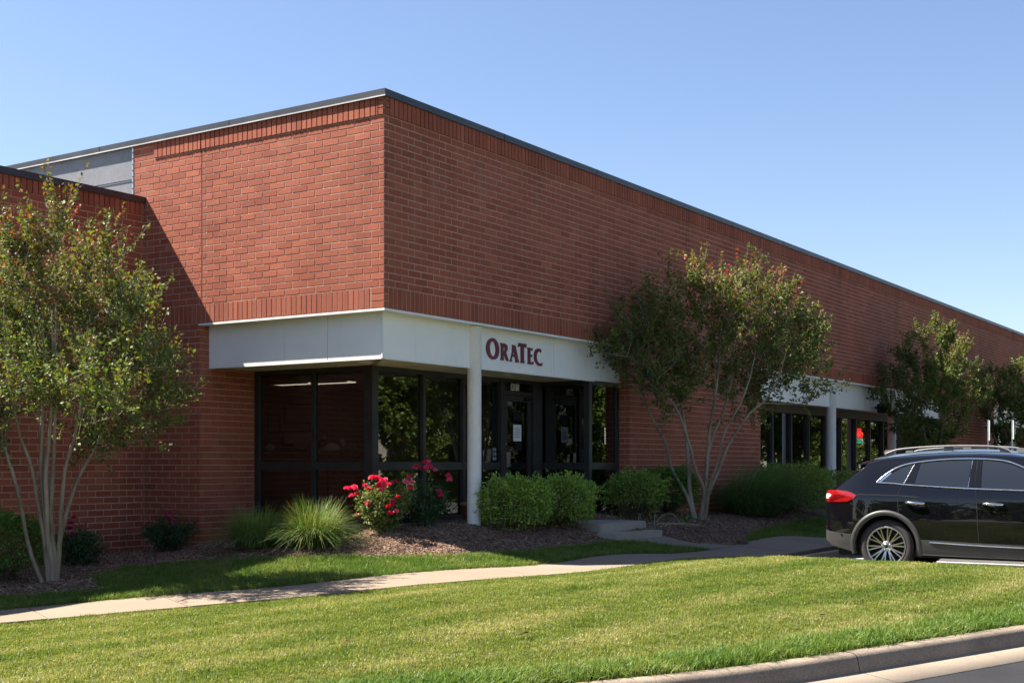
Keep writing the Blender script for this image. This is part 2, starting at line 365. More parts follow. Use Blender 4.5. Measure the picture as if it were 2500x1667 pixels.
# sidewalk slabs
side = tag(link('sidewalk', None), kind='structure')
def strip_slab(La, Lb, dz, th, mat, name, parent):
    n = len(La); T = [(*p, H(*p)+dz) for p in La] + [(*p, H(*p)+dz) for p in Lb]
    Bm = [(x, y, z-th) for x, y, z in T]; V = T+Bm; F = []
    for i in range(n-1): F += [(i, n+i, n+i+1, i+1)]
    o = 2*n
    for i in range(n-1): F += [(i, i+1, o+i+1, o+i), (n+i+1, n+i, o+n+i, o+n+i+1)]
    F += [(0, o, o+n, n), (n-1, 2*n-1, o+2*n-1, o+n-1)]
    return link(name, np_mesh(name, V, [F], mat), parent)
cum = np.r_[0, np.cumsum(np.linalg.norm(np.diff(FAR, axis=0), axis=1))]
def at_len(L, s): return np.c_[np.interp(s, cum, L[:, 0]), np.interp(s, cum, L[:, 1])]
s = 0.
M['walk'] = plain('sidewalk_concrete', (.25, .195, .145), .92, .10, 1.2, fine=110, bmp=.4, spec=.2)
while s+1.5 < cum[-1]:
    ss = np.linspace(s+.008, s+1.492, 7); strip_slab(at_len(FAR, ss), at_len(NEAR, ss), .012 + .002*math.sin(s*3), .1, M['walk'], 'slab', side); s += 1.5
# walkway to the steps
walk = terrain('walkway', [(3.92,-1.55),(5.62,-1.55),(5.78,-2.06),(6.12,-2.66),(5.4,-2.56),(4.5,-1.74),(3.92,-1.64)], M['walk'], .25, .014); tag(walk, kind='structure')

# road, gutter, kerb
road_edge = offset_line(CURB, .50)
rp = [tuple(p) for p in road_edge] + [(12,-16),(12,-30),(-40,-30),(-40,8),(-24,8)]
road = terrain('road', rp, M['asph'], 1.2, 0, 0, 1, lambda P: np.full(len(P), .0)); tag(road, kind='structure')
kerb = tag(link('kerb', None), kind='structure')
M['kerb'] = plain('kerb_concrete', (.27, .215, .165), .9, .22, 2.2, fine=70, bmp=.5, spec=.2)
M['gutter'] = plain('gutter_concrete', (.31, .25, .19), .92, .14, 1.4, fine=90, bmp=.35, spec=.2)
kl = np.r_[0, np.cumsum(np.linalg.norm(np.diff(CURB, axis=0), axis=1))]
def prof_sweep(prof, s0, s1, mat, name, parent, zoff=None):
    ss = np.linspace(s0, s1, max(4, int((s1-s0)/.25))); rows = []
    for d, z in prof:
        L = offset_line(CURB, d); rows.append(np.c_[np.interp(ss, kl, L[:, 0]), np.interp(ss, kl, L[:, 1]), np.full(len(ss), z)])
    V = np.concatenate(rows); n = len(ss); k = len(prof); F = []
    for a in range(k-1):
        for i in range(n-1): F.append((a*n+i, (a+1)*n+i, (a+1)*n+i+1, a*n+i+1))
    return link(name, np_mesh(name, V, [F], mat, None, True), parent)
r0 = random.Random(4); s = -1.1; k0_ = float(np.interp(-4.7, CURB[:, 0], kl)) % 3.0; s = k0_-3
while s < kl[-1]:
    a, b = max(s+.004, 0), min(s+2.996, kl[-1])
    if b-a > .3:
        j = r0.uniform(-.004, .004)
        prof_sweep([(-.02,.10),(-.015,.165+j),(.0,.178+j),(.03,.182+j),(.105,.178+j),(.135,.165+j),(.150,.14+j),(.175,.03),(.178,-.05)], a, b, M['kerb'], 'kerb_section', kerb)
        prof_sweep([(.165,.040),(.20,.036),(.52,.006),(.525,-.06)], a, b, M['gutter'], 'gutter_section', kerb)
    s += 3.0

# parking lot with its kerb
lot = tag(link('parking_lot', np_mesh('parking_lot', [(LOTX+.1,-16,.128),(60,-16,.128),(60,-4.32,.128),(LOTX+.1,-4.32,.128)], [[(0,1,2,3)]], plain('pale_bounce_asphalt', (.10, .098, .095), .92, .2, 1.2, fine=120, bmp=.5, spec=.2))), kind='structure')  # lot asphalt made paler to bounce extra light onto the shaded facade
mb = MB(); mb.bevbox(LOTX-.02, LOTX+.14, -14, -4.72, 0, .30, .02); pk = mb.build('parking_kerb', M['gutter']); tag(pk, kind='structure')
mb = MB(); mb.bevbox(3.05, 60, -4.50, -4.33, 0, .20, .02); pk2 = mb.build('parking_kerb', M['gutter']); tag(pk2, kind='structure')
mb = MB(); mb.tube([(LOTX+.06,-4.75,.12),(LOTX+.12,-4.58,.12),(LOTX+.28,-4.45,.12),(3.1,-4.42,.12)], .085, 8); tag(mb.build('parking_kerb', M['gutter']), kind='structure')
stall = tag(link('stall_lines', None), kind='structure')
for x in (2.95, 5.6, 8.25, 10.9, 13.55):
    link('stall_line', np_mesh('stall_line', [(x-.05,-9.8,.132),(x+.05,-9.8,.132),(x+.05,-4.9,.132),(x-.05,-4.9,.132)], [[(0,1,2,3)]], M['paint']), stall)

# ------------------------------------------------------------------ scattered blades and chips
def scatter(name, ground, protos, dens, seed, smin, smax, tilt=.15, kind='stuff', label=None, cat=None):
    coll = bpy.data.collections.new(name+'_pieces')
    for p in protos: coll.objects.link(p)
    g = bpy.data.node_groups.new(name, 'GeometryNodeTree')
    g.interface.new_socket(name='Geometry', in_out='INPUT', socket_type='NodeSocketGeometry')
    g.interface.new_socket(name='Geometry', in_out='OUTPUT', socket_type='NodeSocketGeometry')
    gi = g.nodes.new('NodeGroupInput'); go = g.nodes.new('NodeGroupOutput')
    dp = g.nodes.new('GeometryNodeDistributePointsOnFaces'); dp.inputs['Density'].default_value = dens; dp.inputs['Seed'].default_value = seed
    ci = g.nodes.new('GeometryNodeCollectionInfo'); ci.inputs['Collection'].default_value = coll; ci.inputs['Separate Children'].default_value = True; ci.inputs['Reset Children'].default_value = True
    ip = g.nodes.new('GeometryNodeInstanceOnPoints'); ip.inputs['Pick Instance'].default_value = True
    rr = g.nodes.new('FunctionNodeRandomValue'); rr.data_type = 'FLOAT_VECTOR'; rr.inputs[0].default_value = (-tilt, -tilt, 0); rr.inputs[1].default_value = (tilt, tilt, 6.283)
    rs = g.nodes.new('FunctionNodeRandomValue'); rs.data_type = 'FLOAT'; rs.inputs[2].default_value = smin; rs.inputs[3].default_value = smax; rs.inputs['Seed'].default_value = 7
    L = g.links.new
    L(gi.outputs[0], dp.inputs['Mesh']); L(dp.outputs['Points'], ip.inputs['Points']); L(ci.outputs[0], ip.inputs['Instance'])
    L(rr.outputs[0], ip.inputs['Rotation']); L(rs.outputs[1], ip.inputs['Scale']); L(ip.outputs[0], go.inputs[0])
    o = link(name, ground.data); md = o.modifiers.new('scatter', 'NODES'); md.node_group = g
    tag(o, label, cat, kind=kind)
    return o
def tuft(name, seed, n, rad_, h0, h1, w, mat, lean=.5):
    r = np.random.default_rng(seed); a = r.uniform(0, 6.283, n); d = rad_*np.sqrt(r.uniform(0, 1, n))
    base = np.c_[d*np.cos(a), d*np.sin(a), np.zeros(n)-.01]; h = r.uniform(h0, h1, n)
    la = r.uniform(0, 6.283, n); ln = np.abs(r.normal(0, lean, n)); D = np.c_[np.cos(la), np.sin(la), np.zeros(n)]; Sd = np.c_[-np.sin(la), np.cos(la), np.zeros(n)]
    tw = r.uniform(0, 3.14, n)[:, None]; Sd = Sd*np.cos(tw) + D*np.sin(tw)*.7
    ww = (w*r.uniform(.7, 1.3, n))[:, None]; hh = h[:, None]; lnn = ln[:, None]
    up = np.array((0, 0, 1.))
    m_ = base + up*hh*.55 + D*hh*lnn*.25; tip = base + up*hh*(1-.25*lnn) + D*hh*lnn*.8
    V = np.stack([base-Sd*ww/2, base+Sd*ww/2, m_-Sd*ww*.42, m_+Sd*ww*.42, tip], 1).reshape(-1, 3)
    i = np.arange(n)[:, None]*5
    dry = r.uniform(0, 1, n) < .10; br = r.uniform(.75, 1.25, n)
    c = np.where(dry[:, None], np.array((1.75, 1.45, 1.6)), np.array((1., 1, 1)))*br[:, None]
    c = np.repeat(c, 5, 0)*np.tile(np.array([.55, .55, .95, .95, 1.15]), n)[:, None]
    me = np_mesh(name, V, [i+np.array([[0, 1, 3, 2]]), i+np.array([[2, 3, 4]])], mat, c)
    return bpy.data.objects.new(name, me)
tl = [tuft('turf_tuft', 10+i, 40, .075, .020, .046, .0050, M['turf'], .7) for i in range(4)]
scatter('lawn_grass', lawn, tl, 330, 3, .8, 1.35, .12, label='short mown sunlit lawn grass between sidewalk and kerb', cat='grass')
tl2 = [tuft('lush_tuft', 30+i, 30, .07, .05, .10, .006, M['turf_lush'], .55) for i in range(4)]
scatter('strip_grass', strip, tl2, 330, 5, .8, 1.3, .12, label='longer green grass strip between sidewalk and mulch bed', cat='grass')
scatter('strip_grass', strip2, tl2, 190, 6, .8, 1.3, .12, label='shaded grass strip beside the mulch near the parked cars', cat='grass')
# long green fringe along the kerb, and grass leaning over the walk edges
def edge_strip(L, d0, d1, x0, x1):
    a = cut(offset_line(L, d0), x0, x1); b = cut(offset_line(L, d1), x0, x1); return a + b[::-1]
fr = terrain('kerb_turf', edge_strip(CURB, -.42, -.01, -10, 3), M['soil'], .15, -.004); tag(fr, kind='structure')
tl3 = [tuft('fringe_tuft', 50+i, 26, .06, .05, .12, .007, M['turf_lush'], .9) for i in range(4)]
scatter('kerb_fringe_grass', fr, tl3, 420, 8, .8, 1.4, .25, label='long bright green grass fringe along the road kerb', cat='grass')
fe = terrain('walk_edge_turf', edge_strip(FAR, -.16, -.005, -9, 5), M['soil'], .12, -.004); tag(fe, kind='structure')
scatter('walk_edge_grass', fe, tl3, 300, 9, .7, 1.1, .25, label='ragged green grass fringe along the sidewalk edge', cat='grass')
def chip(seed):
    r = random.Random(seed); mb = MB(); l, w, h = r.uniform(.02, .045), r.uniform(.004, .009), r.uniform(.002, .005)
    V = [(-l,-w*.6,0),(-l*.8,w,0),(l,w*.5,0),(l*.85,-w,0),(-l,-w*.3,h),(-l*.8,w*.8,h*1.4),(l,w*.3,h),(l*.85,-w*.8,h*.7)]
    mb.add(V, [(3,2,1,0),(4,5,6,7),(0,1,5,4),(1,2,6,5),(2,3,7,6),(3,0,4,7)]); return bpy.data.objects.new('mulch_chip', mb.mesh('mulch_chip', M['chip']))
scatter('mulch_chips', bed, [chip(i) for i in range(6)], 1500, 11, .6, 1.3, .5, label='shredded brown bark mulch covering the planting bed', cat='mulch')

# ------------------------------------------------------------------ brick building
C = .1016; ZB = 3.8335; JT = .0150; TOP = ZB+30*C; FL = .66
def brick_box(L, Hh, T=.03, b=.0022):
    x, z = L/2, Hh/2
    V = [(-x,T,-z),(x,T,-z),(x,T,z),(-x,T,z),(-x,b,-z),(x,b,-z),(x,b,z),(-x,b,z),(-x+b,0,-z+b),(x-b,0,-z+b),(x-b,0,z-b),(-x+b,0,z-b)]
    F = [(11,10,9,8),(4,8,9,5),(5,9,10,6),(6,10,11,7),(7,11,8,4)] + [(i, 4+i, 4+(i+1) % 4, (i+1) % 4) for i in range(4)]
    return np.array(V), np.array(F)[:, ::-1]
BRICK_ME = np_mesh('brick', *[(v, [f]) for v, f in [brick_box(.3048-JT, C-JT)]][0], M['brick'])
SOLD_ME = np_mesh('soldier_brick', *[(v, [f]) for v, f in [brick_box(C-JT, 3*C-JT)]][0], M['brick'])
class Face:
    """a brick face: origin (x,y), direction u along the wall, outward normal n (right of u looks out when u x z)"""
    def __init__(s, o, u, parent, rz):
        s.o = np.array(o, float); s.u = np.array(u, float); s.n = np.array((u[1], -u[0]), float); s.p = parent; s.rz = rz
        s.mb = MB(); s.cnt = 0
    def put(s, ua, ub, z0, z1, proud, single, jit):
        L, Hh = ub-ua-JT, z1-z0-JT
        if L < .012: return
        uc = (ua+ub)/2; pr = proud+jit; c = s.o+s.u*uc+s.n*pr; zc = (z0+z1)/2
        if single and (abs(L-(.3048-JT)) < 1e-4 or abs(Hh-(3*C-JT)) < 1e-4 and abs(L-(C-JT)) < 1e-4):
            nm, me = ('brick', BRICK_ME) if Hh < .2 else ('soldier_brick', SOLD_ME)
            o = bpy.data.objects.new(nm, me); COL.objects.link(o); o.parent = s.p; o.location = (c[0], c[1], zc); o.rotation_euler = (0, 0, s.rz); s.cnt += 1
            return
        V, F = brick_box(L, Hh); W = np.empty_like(V)
        W[:, :2] = c + V[:, :1]*s.u - V[:, 1:2]*s.n; W[:, 2] = zc+V[:, 2]
        s.mb.add(W, F)
    def run(s, u0, u1, k0, k1, off, proud=0, single=None, rng=random.Random(2), hole=None):
        for k in range(k0, k1):
            a = off + (.1524 if k % 2 else 0); j = [u0] + [a+.3048*i for i in range(-400, 400) if u0+.03 < a+.3048*i < u1-.03] + [u1]
            for ua, ub in zip(j, j[1:]):
                if hole and hole((ua+ub)/2, ZB+(k+.5)*C): continue
                s.put(ua, ub, ZB+k*C, ZB+(k+1)*C, proud, single and single(ua, k), rng.uniform(-.0012, .0012))
    def soldier(s, u0, u1, k0, proud=0, single=None, rng=random.Random(3), ends=True):
        u = u0
        if ends:
            for q in range(3): s.put(u0, u0+.0975+.005, ZB+(k0+q)*C, ZB+(k0+q+1)*C, proud, False, 0)
            u = u0+.1025
        while u < u1-.02:
            e = min(u+C, u1); s.put(u, e, ZB+k0*C, ZB+(k0+3)*C, proud, single and single(u), rng.uniform(-.001, .001)); u = e
    def done(s, name='brickwork'):
        o = s.mb.build(name, M['brick'], s.p); o['kind'] = 'stuff'; return o

bld = thing('brick_building', 'two-face red brick office building with dark coping and white fascia band', 'building')
def part(mb, name, mat, parent=bld, smooth=False): return mb.build(name, mat, parent, smooth)
MD = .0045     # mortar recess
# west-facing sunlit wall (plane x=0)
wl = part(MB().box(MD, .26, MD, 5.30, ZB+.002, TOP-.01).box(MD, .26, 3.757, 5.06, -.3, ZB-.001), 'wall', M['mortar'])
fl = Face((0, 0), (0, -1), wl, -math.pi/2)          # u runs toward -y; y = -u
fl.run(-3.700, 0, 3, 27, -.25, single=lambda u, k: True)
fl.run(-5.30, -3.712, 3, 27, -.25)
n1 = fl.cnt
fl.run(-5.30, -4.8, 27, 30, -.25); fl.soldier(-4.80, -3.712, 27, .020, lambda u: True, ends=False); fl.soldier(-3.70, -.1025, 27, .020, lambda u: True, ends=False)
for q in range(3): fl.put(-.1025, 0, ZB+(27+q)*C, ZB+(28+q)*C, .020, False, 0)
fl.soldier(-5.04, -.25, 0, .001, lambda u: True, ends=False)
for q in range(3): fl.put(-.25, 0, ZB+q*C, ZB+(q+1)*C, .001, False, 0)
fl.run(-5.05, -3.745, -38, 0, -3.845)
fl.done()
part(MB().box(-.001, .02, 3.7005, 3.7115, ZB, TOP-.01), 'expansion_joint', M['joint'])
# street-facing wall (plane y=0)
wr = part(MB().box(.262, 44, MD, .26, ZB+.002, TOP-.01).box(7.34, 13.69, MD, .26, 0, ZB-.001).box(29.4, 36.1, MD, .26, 0, ZB-.001), 'wall', M['mortar'])
fr_ = Face((0, 0), (1, 0), wr, 0)
fr_.run(0, 44, 3, 27, .0975)
fr_.soldier(0, 44, 27, .020, lambda u: u < 9.5); fr_.soldier(0, 44, 0, .001, lambda u: u < 10.5)
fr_.run(7.33, 13.70, -34, 0, 7.43); fr_.run(29.4, 36.12, -34, 0, 29.5)
fr_.done()
# returns of the lower piers
wp = part(MB().box(.262, 1.215, 3.757, 4.0, -.3, 3.14).box(7.341, 7.6, .262, 1.3, .2, ZB-.01).box(13.4, 13.69, .262, 1.4, .2, ZB-.01), 'wall', M['mortar'])
fp = Face((0, 3.746), (1, 0), wp, 0); fp.run(0.0, 1.218, -38, 0, .25, hole=lambda u, z: u > .25 and z > 3.18); fp.done()
fq = Face((7.332, 0), (0, -1), wp, -math.pi/2); fq.run(-.235, 0, -34, 0, -.1); fq.done()

# coping with bright lip
cp = MB(); cp.box(-.045, .30, -.047, 14, 6.836, 6.938).box(.301, 44.03, -.045, .30, 6.836, 6.9375)
part(cp, 'coping', M['coping'])
lip = MB(); lip.box(-.056, -.046, -.058, 14, 6.828, 6.846); part(lip, 'coping_lip', M['coping_lip'])
for y in (3.05, 6.1, 9.15): part(MB().box(-.0475, -.044, y, y+.012, 6.848, 6.9385), 'coping_joint', M['black'])
for x in range(3, 44, 3): part(MB().box(x, x+.012, -.0475, -.044, 6.838, 6.9385), 'coping_joint', M['black'])
part(MB().box(.3, 43.9, .27, 14, 6.45, 6.55), 'roof', M['membrane'])
# membrane-clad wall above the lower wing
part(MB().box(.012, .25, 5.302, 14, 5.5, 6.834), 'membrane_wall', M['membrane'])
for z in (5.98, 6.28, 6.31): part(MB().box(.002, .013, 5.34, 14, z, z+.009), 'membrane_seam', M['membrane'])
tb = MB().box(-.008, .012, 5.303, 5.335, 5.7, 6.83); t_o = part(tb, 'termination_bar', M['steel'])
for i in range(11): link('screw', MB().box(-.014, -.008, 5.312, 5.326, 5.75+i*.098, 5.764+i*.098).mesh('screw', M['black']), t_o)
# interior core blocking light, rear volume
part(MB().box(.27, 43.8, 8.0, 8.2, 0, 6.8).box(43.8, 44.0, .27, 14, 0, 6.8).box(.02, .25, 5.3, 14, 0, 5.5), 'rear_wall', M['mortar'])
# taller block at the far end
part(MB().box(46.6, 60, 2.0, 14, 0, 7.55), 'end_block', M['membrane']); part(MB().box(46.5, 60.1, 1.9, 14, 7.551, 7.72), 'end_coping', M['coping_lip'])

# fascia band, drip edge, soffit: first bay
INS = .19; SZ = 3.15
def panel(x0, x1, y0, y1, name='fascia_panel', z0=SZ, z1=ZB-.03): return part(MB().bevbox(x0, x1, y0, y1, z0, z1, .004), name, M['fascia'])
panel(INS, INS+.05, 1.247, 3.745); panel(INS, INS+.05, INS+.012, 1.239)
panel(INS+.003, 2.375, INS, INS+.05); panel(2.59, 4.896, INS, INS+.05); panel(4.904, 7.33, INS, INS+.05)
part(MB().box(INS+.02, INS+.03, .3, 3.74, SZ+.01, ZB-.035).box(.3, 7.3, INS+.02, INS+.03, SZ+.01, ZB-.035), 'seam_backing', M['black'])
part(MB().bevbox(INS-.008, INS+.02, INS-.008, INS+.02, SZ-.012, ZB-.03, .003), 'corner_trim', M['white'])
dr = MB(); dr.box(-.002, INS+.06, -.002, 3.77, ZB-.030, ZB-.004).box(INS+.061, 7.33, -.002, INS+.06, ZB-.030, ZB-.004)
dr.box(-.005, -.0021, -.005, 3.77, ZB-.034, ZB-.012).box(-.002, 7.33, -.005, -.0021, ZB-.034, ZB-.012)
part(dr, 'drip_edge', M['white'])
part(MB().box(INS-.006, INS+.03, INS+.02, 3.745, SZ-.022, SZ-.001).box(INS+.031, 6.33, INS-.006, INS+.03, SZ-.022, SZ-.001), 'fascia_trim', M['white'])
x = INS+.032
while x < 1.24:
    e = min(x+.100, 1.26); part(MB().bevbox(x, e-.004, x+.003, 3.744, SZ-.002, SZ+.012, .003), 'soffit_board', M['soffit']); x += .100
y = INS+.032
while y < 1.26:
    e = min(y+.100, 1.28); part(MB().bevbox(y+.003, 6.2, y, e-.004, SZ-.002, SZ+.012, .003), 'soffit_board', M['soffit']); y += .100
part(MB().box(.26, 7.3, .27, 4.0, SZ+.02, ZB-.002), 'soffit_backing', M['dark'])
for px_, py_ in ((.75, 1.0), (4.2, .72)):
    part(MB().lathe([(.0, SZ-.006), (.075, SZ-.006), (.095, SZ-.010), (.098, SZ)], 24, 'z', (px_, py_, 0)), 'recessed_light', M['white'])
# column
def column(x, y, z0, z1, r=.113):
    return part(MB().lathe([(r, z0), (r, z1-.03), (r+.004, z1-.028), (r+.004, z1)], 40, 'z', (x, y, 0)), 'column', M['column'], bld, True)
column(2.481, .185, .4, ZB-.04)

# storefront glazing
def frame(*b, mat='frame', name='window_frame', bev=.004): return part(MB().bevbox(*b, bev), name, M[mat])
def pane(mb): return part(mb, 'window_pane', M['glass'])
GX, GY = 1.25, 1.27
HD = 3.075; R0, R1 = 1.515, 1.645
# west glazing
frame(GX-.05, GX+.05, 3.645, 3.744, .40, SZ); frame(GX-.045, GX+.045, 1.38, 3.645, HD, SZ-.003); frame(GX-.045, GX+.045, 1.38, 3.645, .5, FL+.09)
frame(GX-.05, GX+.05, 2.425, 2.495, .5, HD)
for a, b in ((1.38, 2.425), (2.495, 3.645)):
    frame(GX-.045, GX+.045, a, b, R0, R1)
    for z0, z1 in ((FL+.09, R0), (R1, HD)): pane(MB().box(GX+.004, GX+.010, a, b, z0, z1))
frame(GX-.055, GX+.10, 1.215, 1.38, .4, SZ-.002, mat='frame')
# street glazing
V_ = [1.35, 2.50, 2.57, 3.62, 3.69, 4.77]
frame(1.351, 4.77, GY-.045, GY+.045, HD, SZ-.003); frame(1.351, 4.77, GY-.045, GY+.045, .5, FL+.09)
for a, b in ((2.50, 2.57), (3.62, 3.69)): frame(a, b, GY-.055, GY+.05, .5, HD)
for a, b in ((1.351, 2.50), (2.57, 3.62), (3.69, 4.77)):
    frame(a, b, GY-.045, GY+.045, R0, R1)
    for z0, z1 in ((FL+.09, R0), (R1, HD)): pane(MB().box(a, b, GY+.004, GY+.010, z0, z1))
frame(4.77, 4.90, GY-.06, GY+.06, .5, SZ-.002); frame(5.83, 6.15, GY-.06, GY+.06, .5, SZ-.002); frame(4.90, 5.83, GY-.05, GY+.05, 2.86, 2.93); frame(4.90, 5.83, GY-.05, GY+.05, HD+.01, SZ-.002)
pane(MB().box(4.90, 5.83, GY+.004, GY+.010, 2.93, HD+.01))
door = part(MB().bevbox(4.91, 5.02, GY-.03, GY+.02, FL+.02, 2.85, .004).bevbox(5.71, 5.82, GY-.03, GY+.02, FL+.02, 2.85, .004).bevbox(5.02, 5.71, GY-.03, GY+.02, 2.75, 2.85, .004).bevbox(5.02, 5.71, GY-.03, GY+.02, FL+.02, FL+.25, .004), 'door', M['frame'])
link('pane', MB().box(5.02, 5.71, GY-.006, GY, FL+.25, 2.75).mesh('pane', M['glass']), door)
link('push_plate', MB().bevbox(4.985, 5.10, GY-.046, GY-.031, 1.56, 1.83, .004).mesh('push_plate', M['steel']), door)
link('lock', MB().lathe([(0, GY-.040), (.018, GY-.040), (.018, GY-.03)], 14, 'x', (4.965, 0, 1.98)).mesh('lock', M['steel']), door)
link('closer', MB().bevbox(5.55, 5.80, GY-.075, GY-.031, 2.77, 2.83, .006).mesh('closer', M['black']), door)
nt = link('notice', MB().box(5.24, 5.50, GY-.012, GY-.009, 2.03, 2.33).mesh('notice', M['paper']), door)
for i in range(6):
    link('printed_line', MB().box(5.28+.01*(i % 3), 5.46-.012*((i*2) % 3), GY-.0145, GY-.0125, 2.255-.032*i, 2.267-.032*i).mesh('printed_line', M['print']), nt)
oval = link('door_plaque', MB().bevbox(5.24, 5.53, GY-.016, GY-.008, 2.40, 2.56, .003).mesh('door_plaque', M['black']), door)
link('hours_card', MB().box(5.30, 5.52, GY-.012, GY-.009, 1.86, 2.0).mesh('hours_card', M['black']), door)
stk = part(MB().box(4.57, 4.70, GY-.004, GY+.002, 1.67, 1.92), 'sticker_sheet', M['black'])
for i in range(6): part(MB().box(4.585+.06*(i % 2), 4.63+.06*(i % 2), GY-.007, GY-.0045, 1.685+.08*(i//2), 1.74+.08*(i//2)), 'sticker', M['print'])
# return glazing (faces west) and narrow front bay
frame(6.15, 6.26, .20, .32, .4, SZ-.001); frame(6.155, 6.245, .32, GY-.06, HD, SZ-.003); frame(6.155, 6.245, .32, GY-.06, .5, FL+.09); frame(6.155, 6.245, .32, GY-.06, R0, R1)
for z0, z1 in ((FL+.09, R0), (R1, HD)): pane(MB().box(6.20, 6.206, .32, GY-.06, z0, z1))
frame(6.26, 7.33, .235, .30, HD, SZ-.001); frame(6.26, 7.33, .235, .30, .4, FL+.09); frame(7.24, 7.329, .225, .31, FL+.09, HD); frame(6.26, 7.24, .235, .30, R0, R1)
for z0, z1 in ((FL+.09, R0), (R1, HD)): pane(MB().box(6.26, 7.24, .262, .268, z0, z1))
# blinds behind the return glass
bl = part(MB().box(6.30, 6.31, .34, 1.2, HD-.06, HD-.01), 'blind', M['dark'])
for i in range(44): link('slat', MB().box(6.285, 6.32, .34, 1.2, HD-.08-.032*i, HD-.077-.032*i).mesh('slat', M['frame']), bl)
# slab, landing and steps
part(MB().bevbox(1.2, 7.32, 1.20, 8, .40, FL, .006), 'floor_slab', M['conc']); part(MB().bevbox(2.75, 7.32, .30, 1.199, .40, FL-.004, .006), 'entrance_slab', M['conc']); part(MB().bevbox(2.75, 6.1, -.02, .299, .35, FL-.02, .008), 'entrance_slab', M['conc'])
stp = thing('front_steps', 'two worn concrete steps between the boxwoods and the walkway', 'steps', (4.8, -1.4, .3))
def stepblock(x0, x1, y0, y1, z0, z1, nm): 
    o = MB().bevbox(x0-4.8, x1-4.8, y0+1.4, y1+1.4, z0-.3, z1-.3, .012).build(nm, M['conc'], stp); return o
stepblock(4.05, 5.68, -1.22, -.021, .2, .632, 'upper_step'); stepblock(3.90, 5.58, -1.58, -1.221, .15, .488, 'lower_step')

# house number and lettering
def text_mesh(ch, h, mat, wscale=1, extrude=.006, bold=.0):
    cu = bpy.data.curves.new('digit', 'FONT'); cu.body = ch; cu.size = h; cu.extrude = extrude; cu.offset = bold; cu.resolution_u = 4
    o = bpy.data.objects.new('tmp', cu); COL.objects.link(o); dg = bpy.context.evaluated_depsgraph_get(); me = bpy.data.meshes.new_from_object(o.evaluated_get(dg))
    bpy.data.objects.remove(o); me.materials.clear(); me.materials.append(mat)
    for v in me.vertices: v.co = (v.co.x*wscale, -v.co.z, v.co.y)
    return me
hn = link('house_number', None, bld, (5.10, GY-.05, 2.945))
xx = 0
for ch in '12181':
    me = text_mesh(ch, .175, M['digit'], .74, .003, .003)
    w = max(v.co.x for v in me.vertices)-min(v.co.x for v in me.vertices); m0 = min(v.co.x for v in me.vertices)
    link('digit', me, hn, (xx-m0, 0, 0)); xx += w+.022
LETTERS = {
 'O':[[(2.976,3.655),(2.907,3.633),(2.842,3.580),(2.809,3.493),(2.822,3.427),(2.862,3.368),(2.926,3.325),(3.006,3.310),(3.087,3.327),(3.143,3.371),(3.175,3.459),(3.163,3.537),(3.117,3.602),(3.047,3.645)],[(2.981,3.605),(2.936,3.582),(2.905,3.529),(2.905,3.467),(2.921,3.412),(2.956,3.372),(3.001,3.354),(3.047,3.370),(3.077,3.412),(3.085,3.469),(3.072,3.530),(3.042,3.585),(3.011,3.602)]],
 'R':[[(3.217,3.595),(3.347,3.594),(3.401,3.573),(3.423,3.531),(3.412,3.487),(3.376,3.450),(3.419,3.379),(3.459,3.315),(3.399,3.315),(3.354,3.368),(3.309,3.439),(3.301,3.438),(3.303,3.348),(3.315,3.314),(3.219,3.316),(3.239,3.349),(3.237,3.560)],[(3.301,3.548),(3.331,3.547),(3.350,3.529),(3.354,3.500),(3.342,3.474),(3.303,3.456)]],
 'A':[[(3.567,3.590),(3.654,3.588),(3.686,3.514),(3.734,3.377),(3.768,3.310),(3.658,3.309),(3.674,3.332),(3.654,3.395),(3.568,3.398),(3.542,3.350),(3.555,3.310),(3.490,3.313),(3.520,3.345),(3.565,3.470),(3.576,3.575)],[(3.610,3.519),(3.646,3.432),(3.583,3.431)]],
 'T':[[(3.764,3.638),(3.999,3.637),(3.984,3.572),(3.964,3.581),(3.916,3.582),(3.916,3.378),(3.934,3.308),(3.819,3.309),(3.835,3.343),(3.830,3.583),(3.787,3.584),(3.745,3.567)]],
 'E':[[(4.031,3.583),(4.184,3.580),(4.184,3.534),(4.160,3.544),(4.122,3.546),(4.116,3.466),(4.173,3.468),(4.169,3.428),(4.116,3.433),(4.122,3.342),(4.171,3.340),(4.217,3.357),(4.210,3.304),(4.035,3.307),(4.053,3.328),(4.051,3.552)]],
 'C':[[(4.462,3.526),(4.440,3.542),(4.404,3.543),(4.354,3.527),(4.324,3.483),(4.320,3.418),(4.348,3.366),(4.404,3.337),(4.454,3.337),(4.501,3.353),(4.488,3.303),(4.426,3.294),(4.359,3.304),(4.292,3.344),(4.254,3.401),(4.246,3.460),(4.262,3.520),(4.304,3.568),(4.370,3.588),(4.432,3.586),(4.458,3.574)]],
}
sign = thing('fascia_lettering', 'maroon flared capital letters on the white fascia above the entrance', 'sign', (3.65, INS-.010, 3.31))
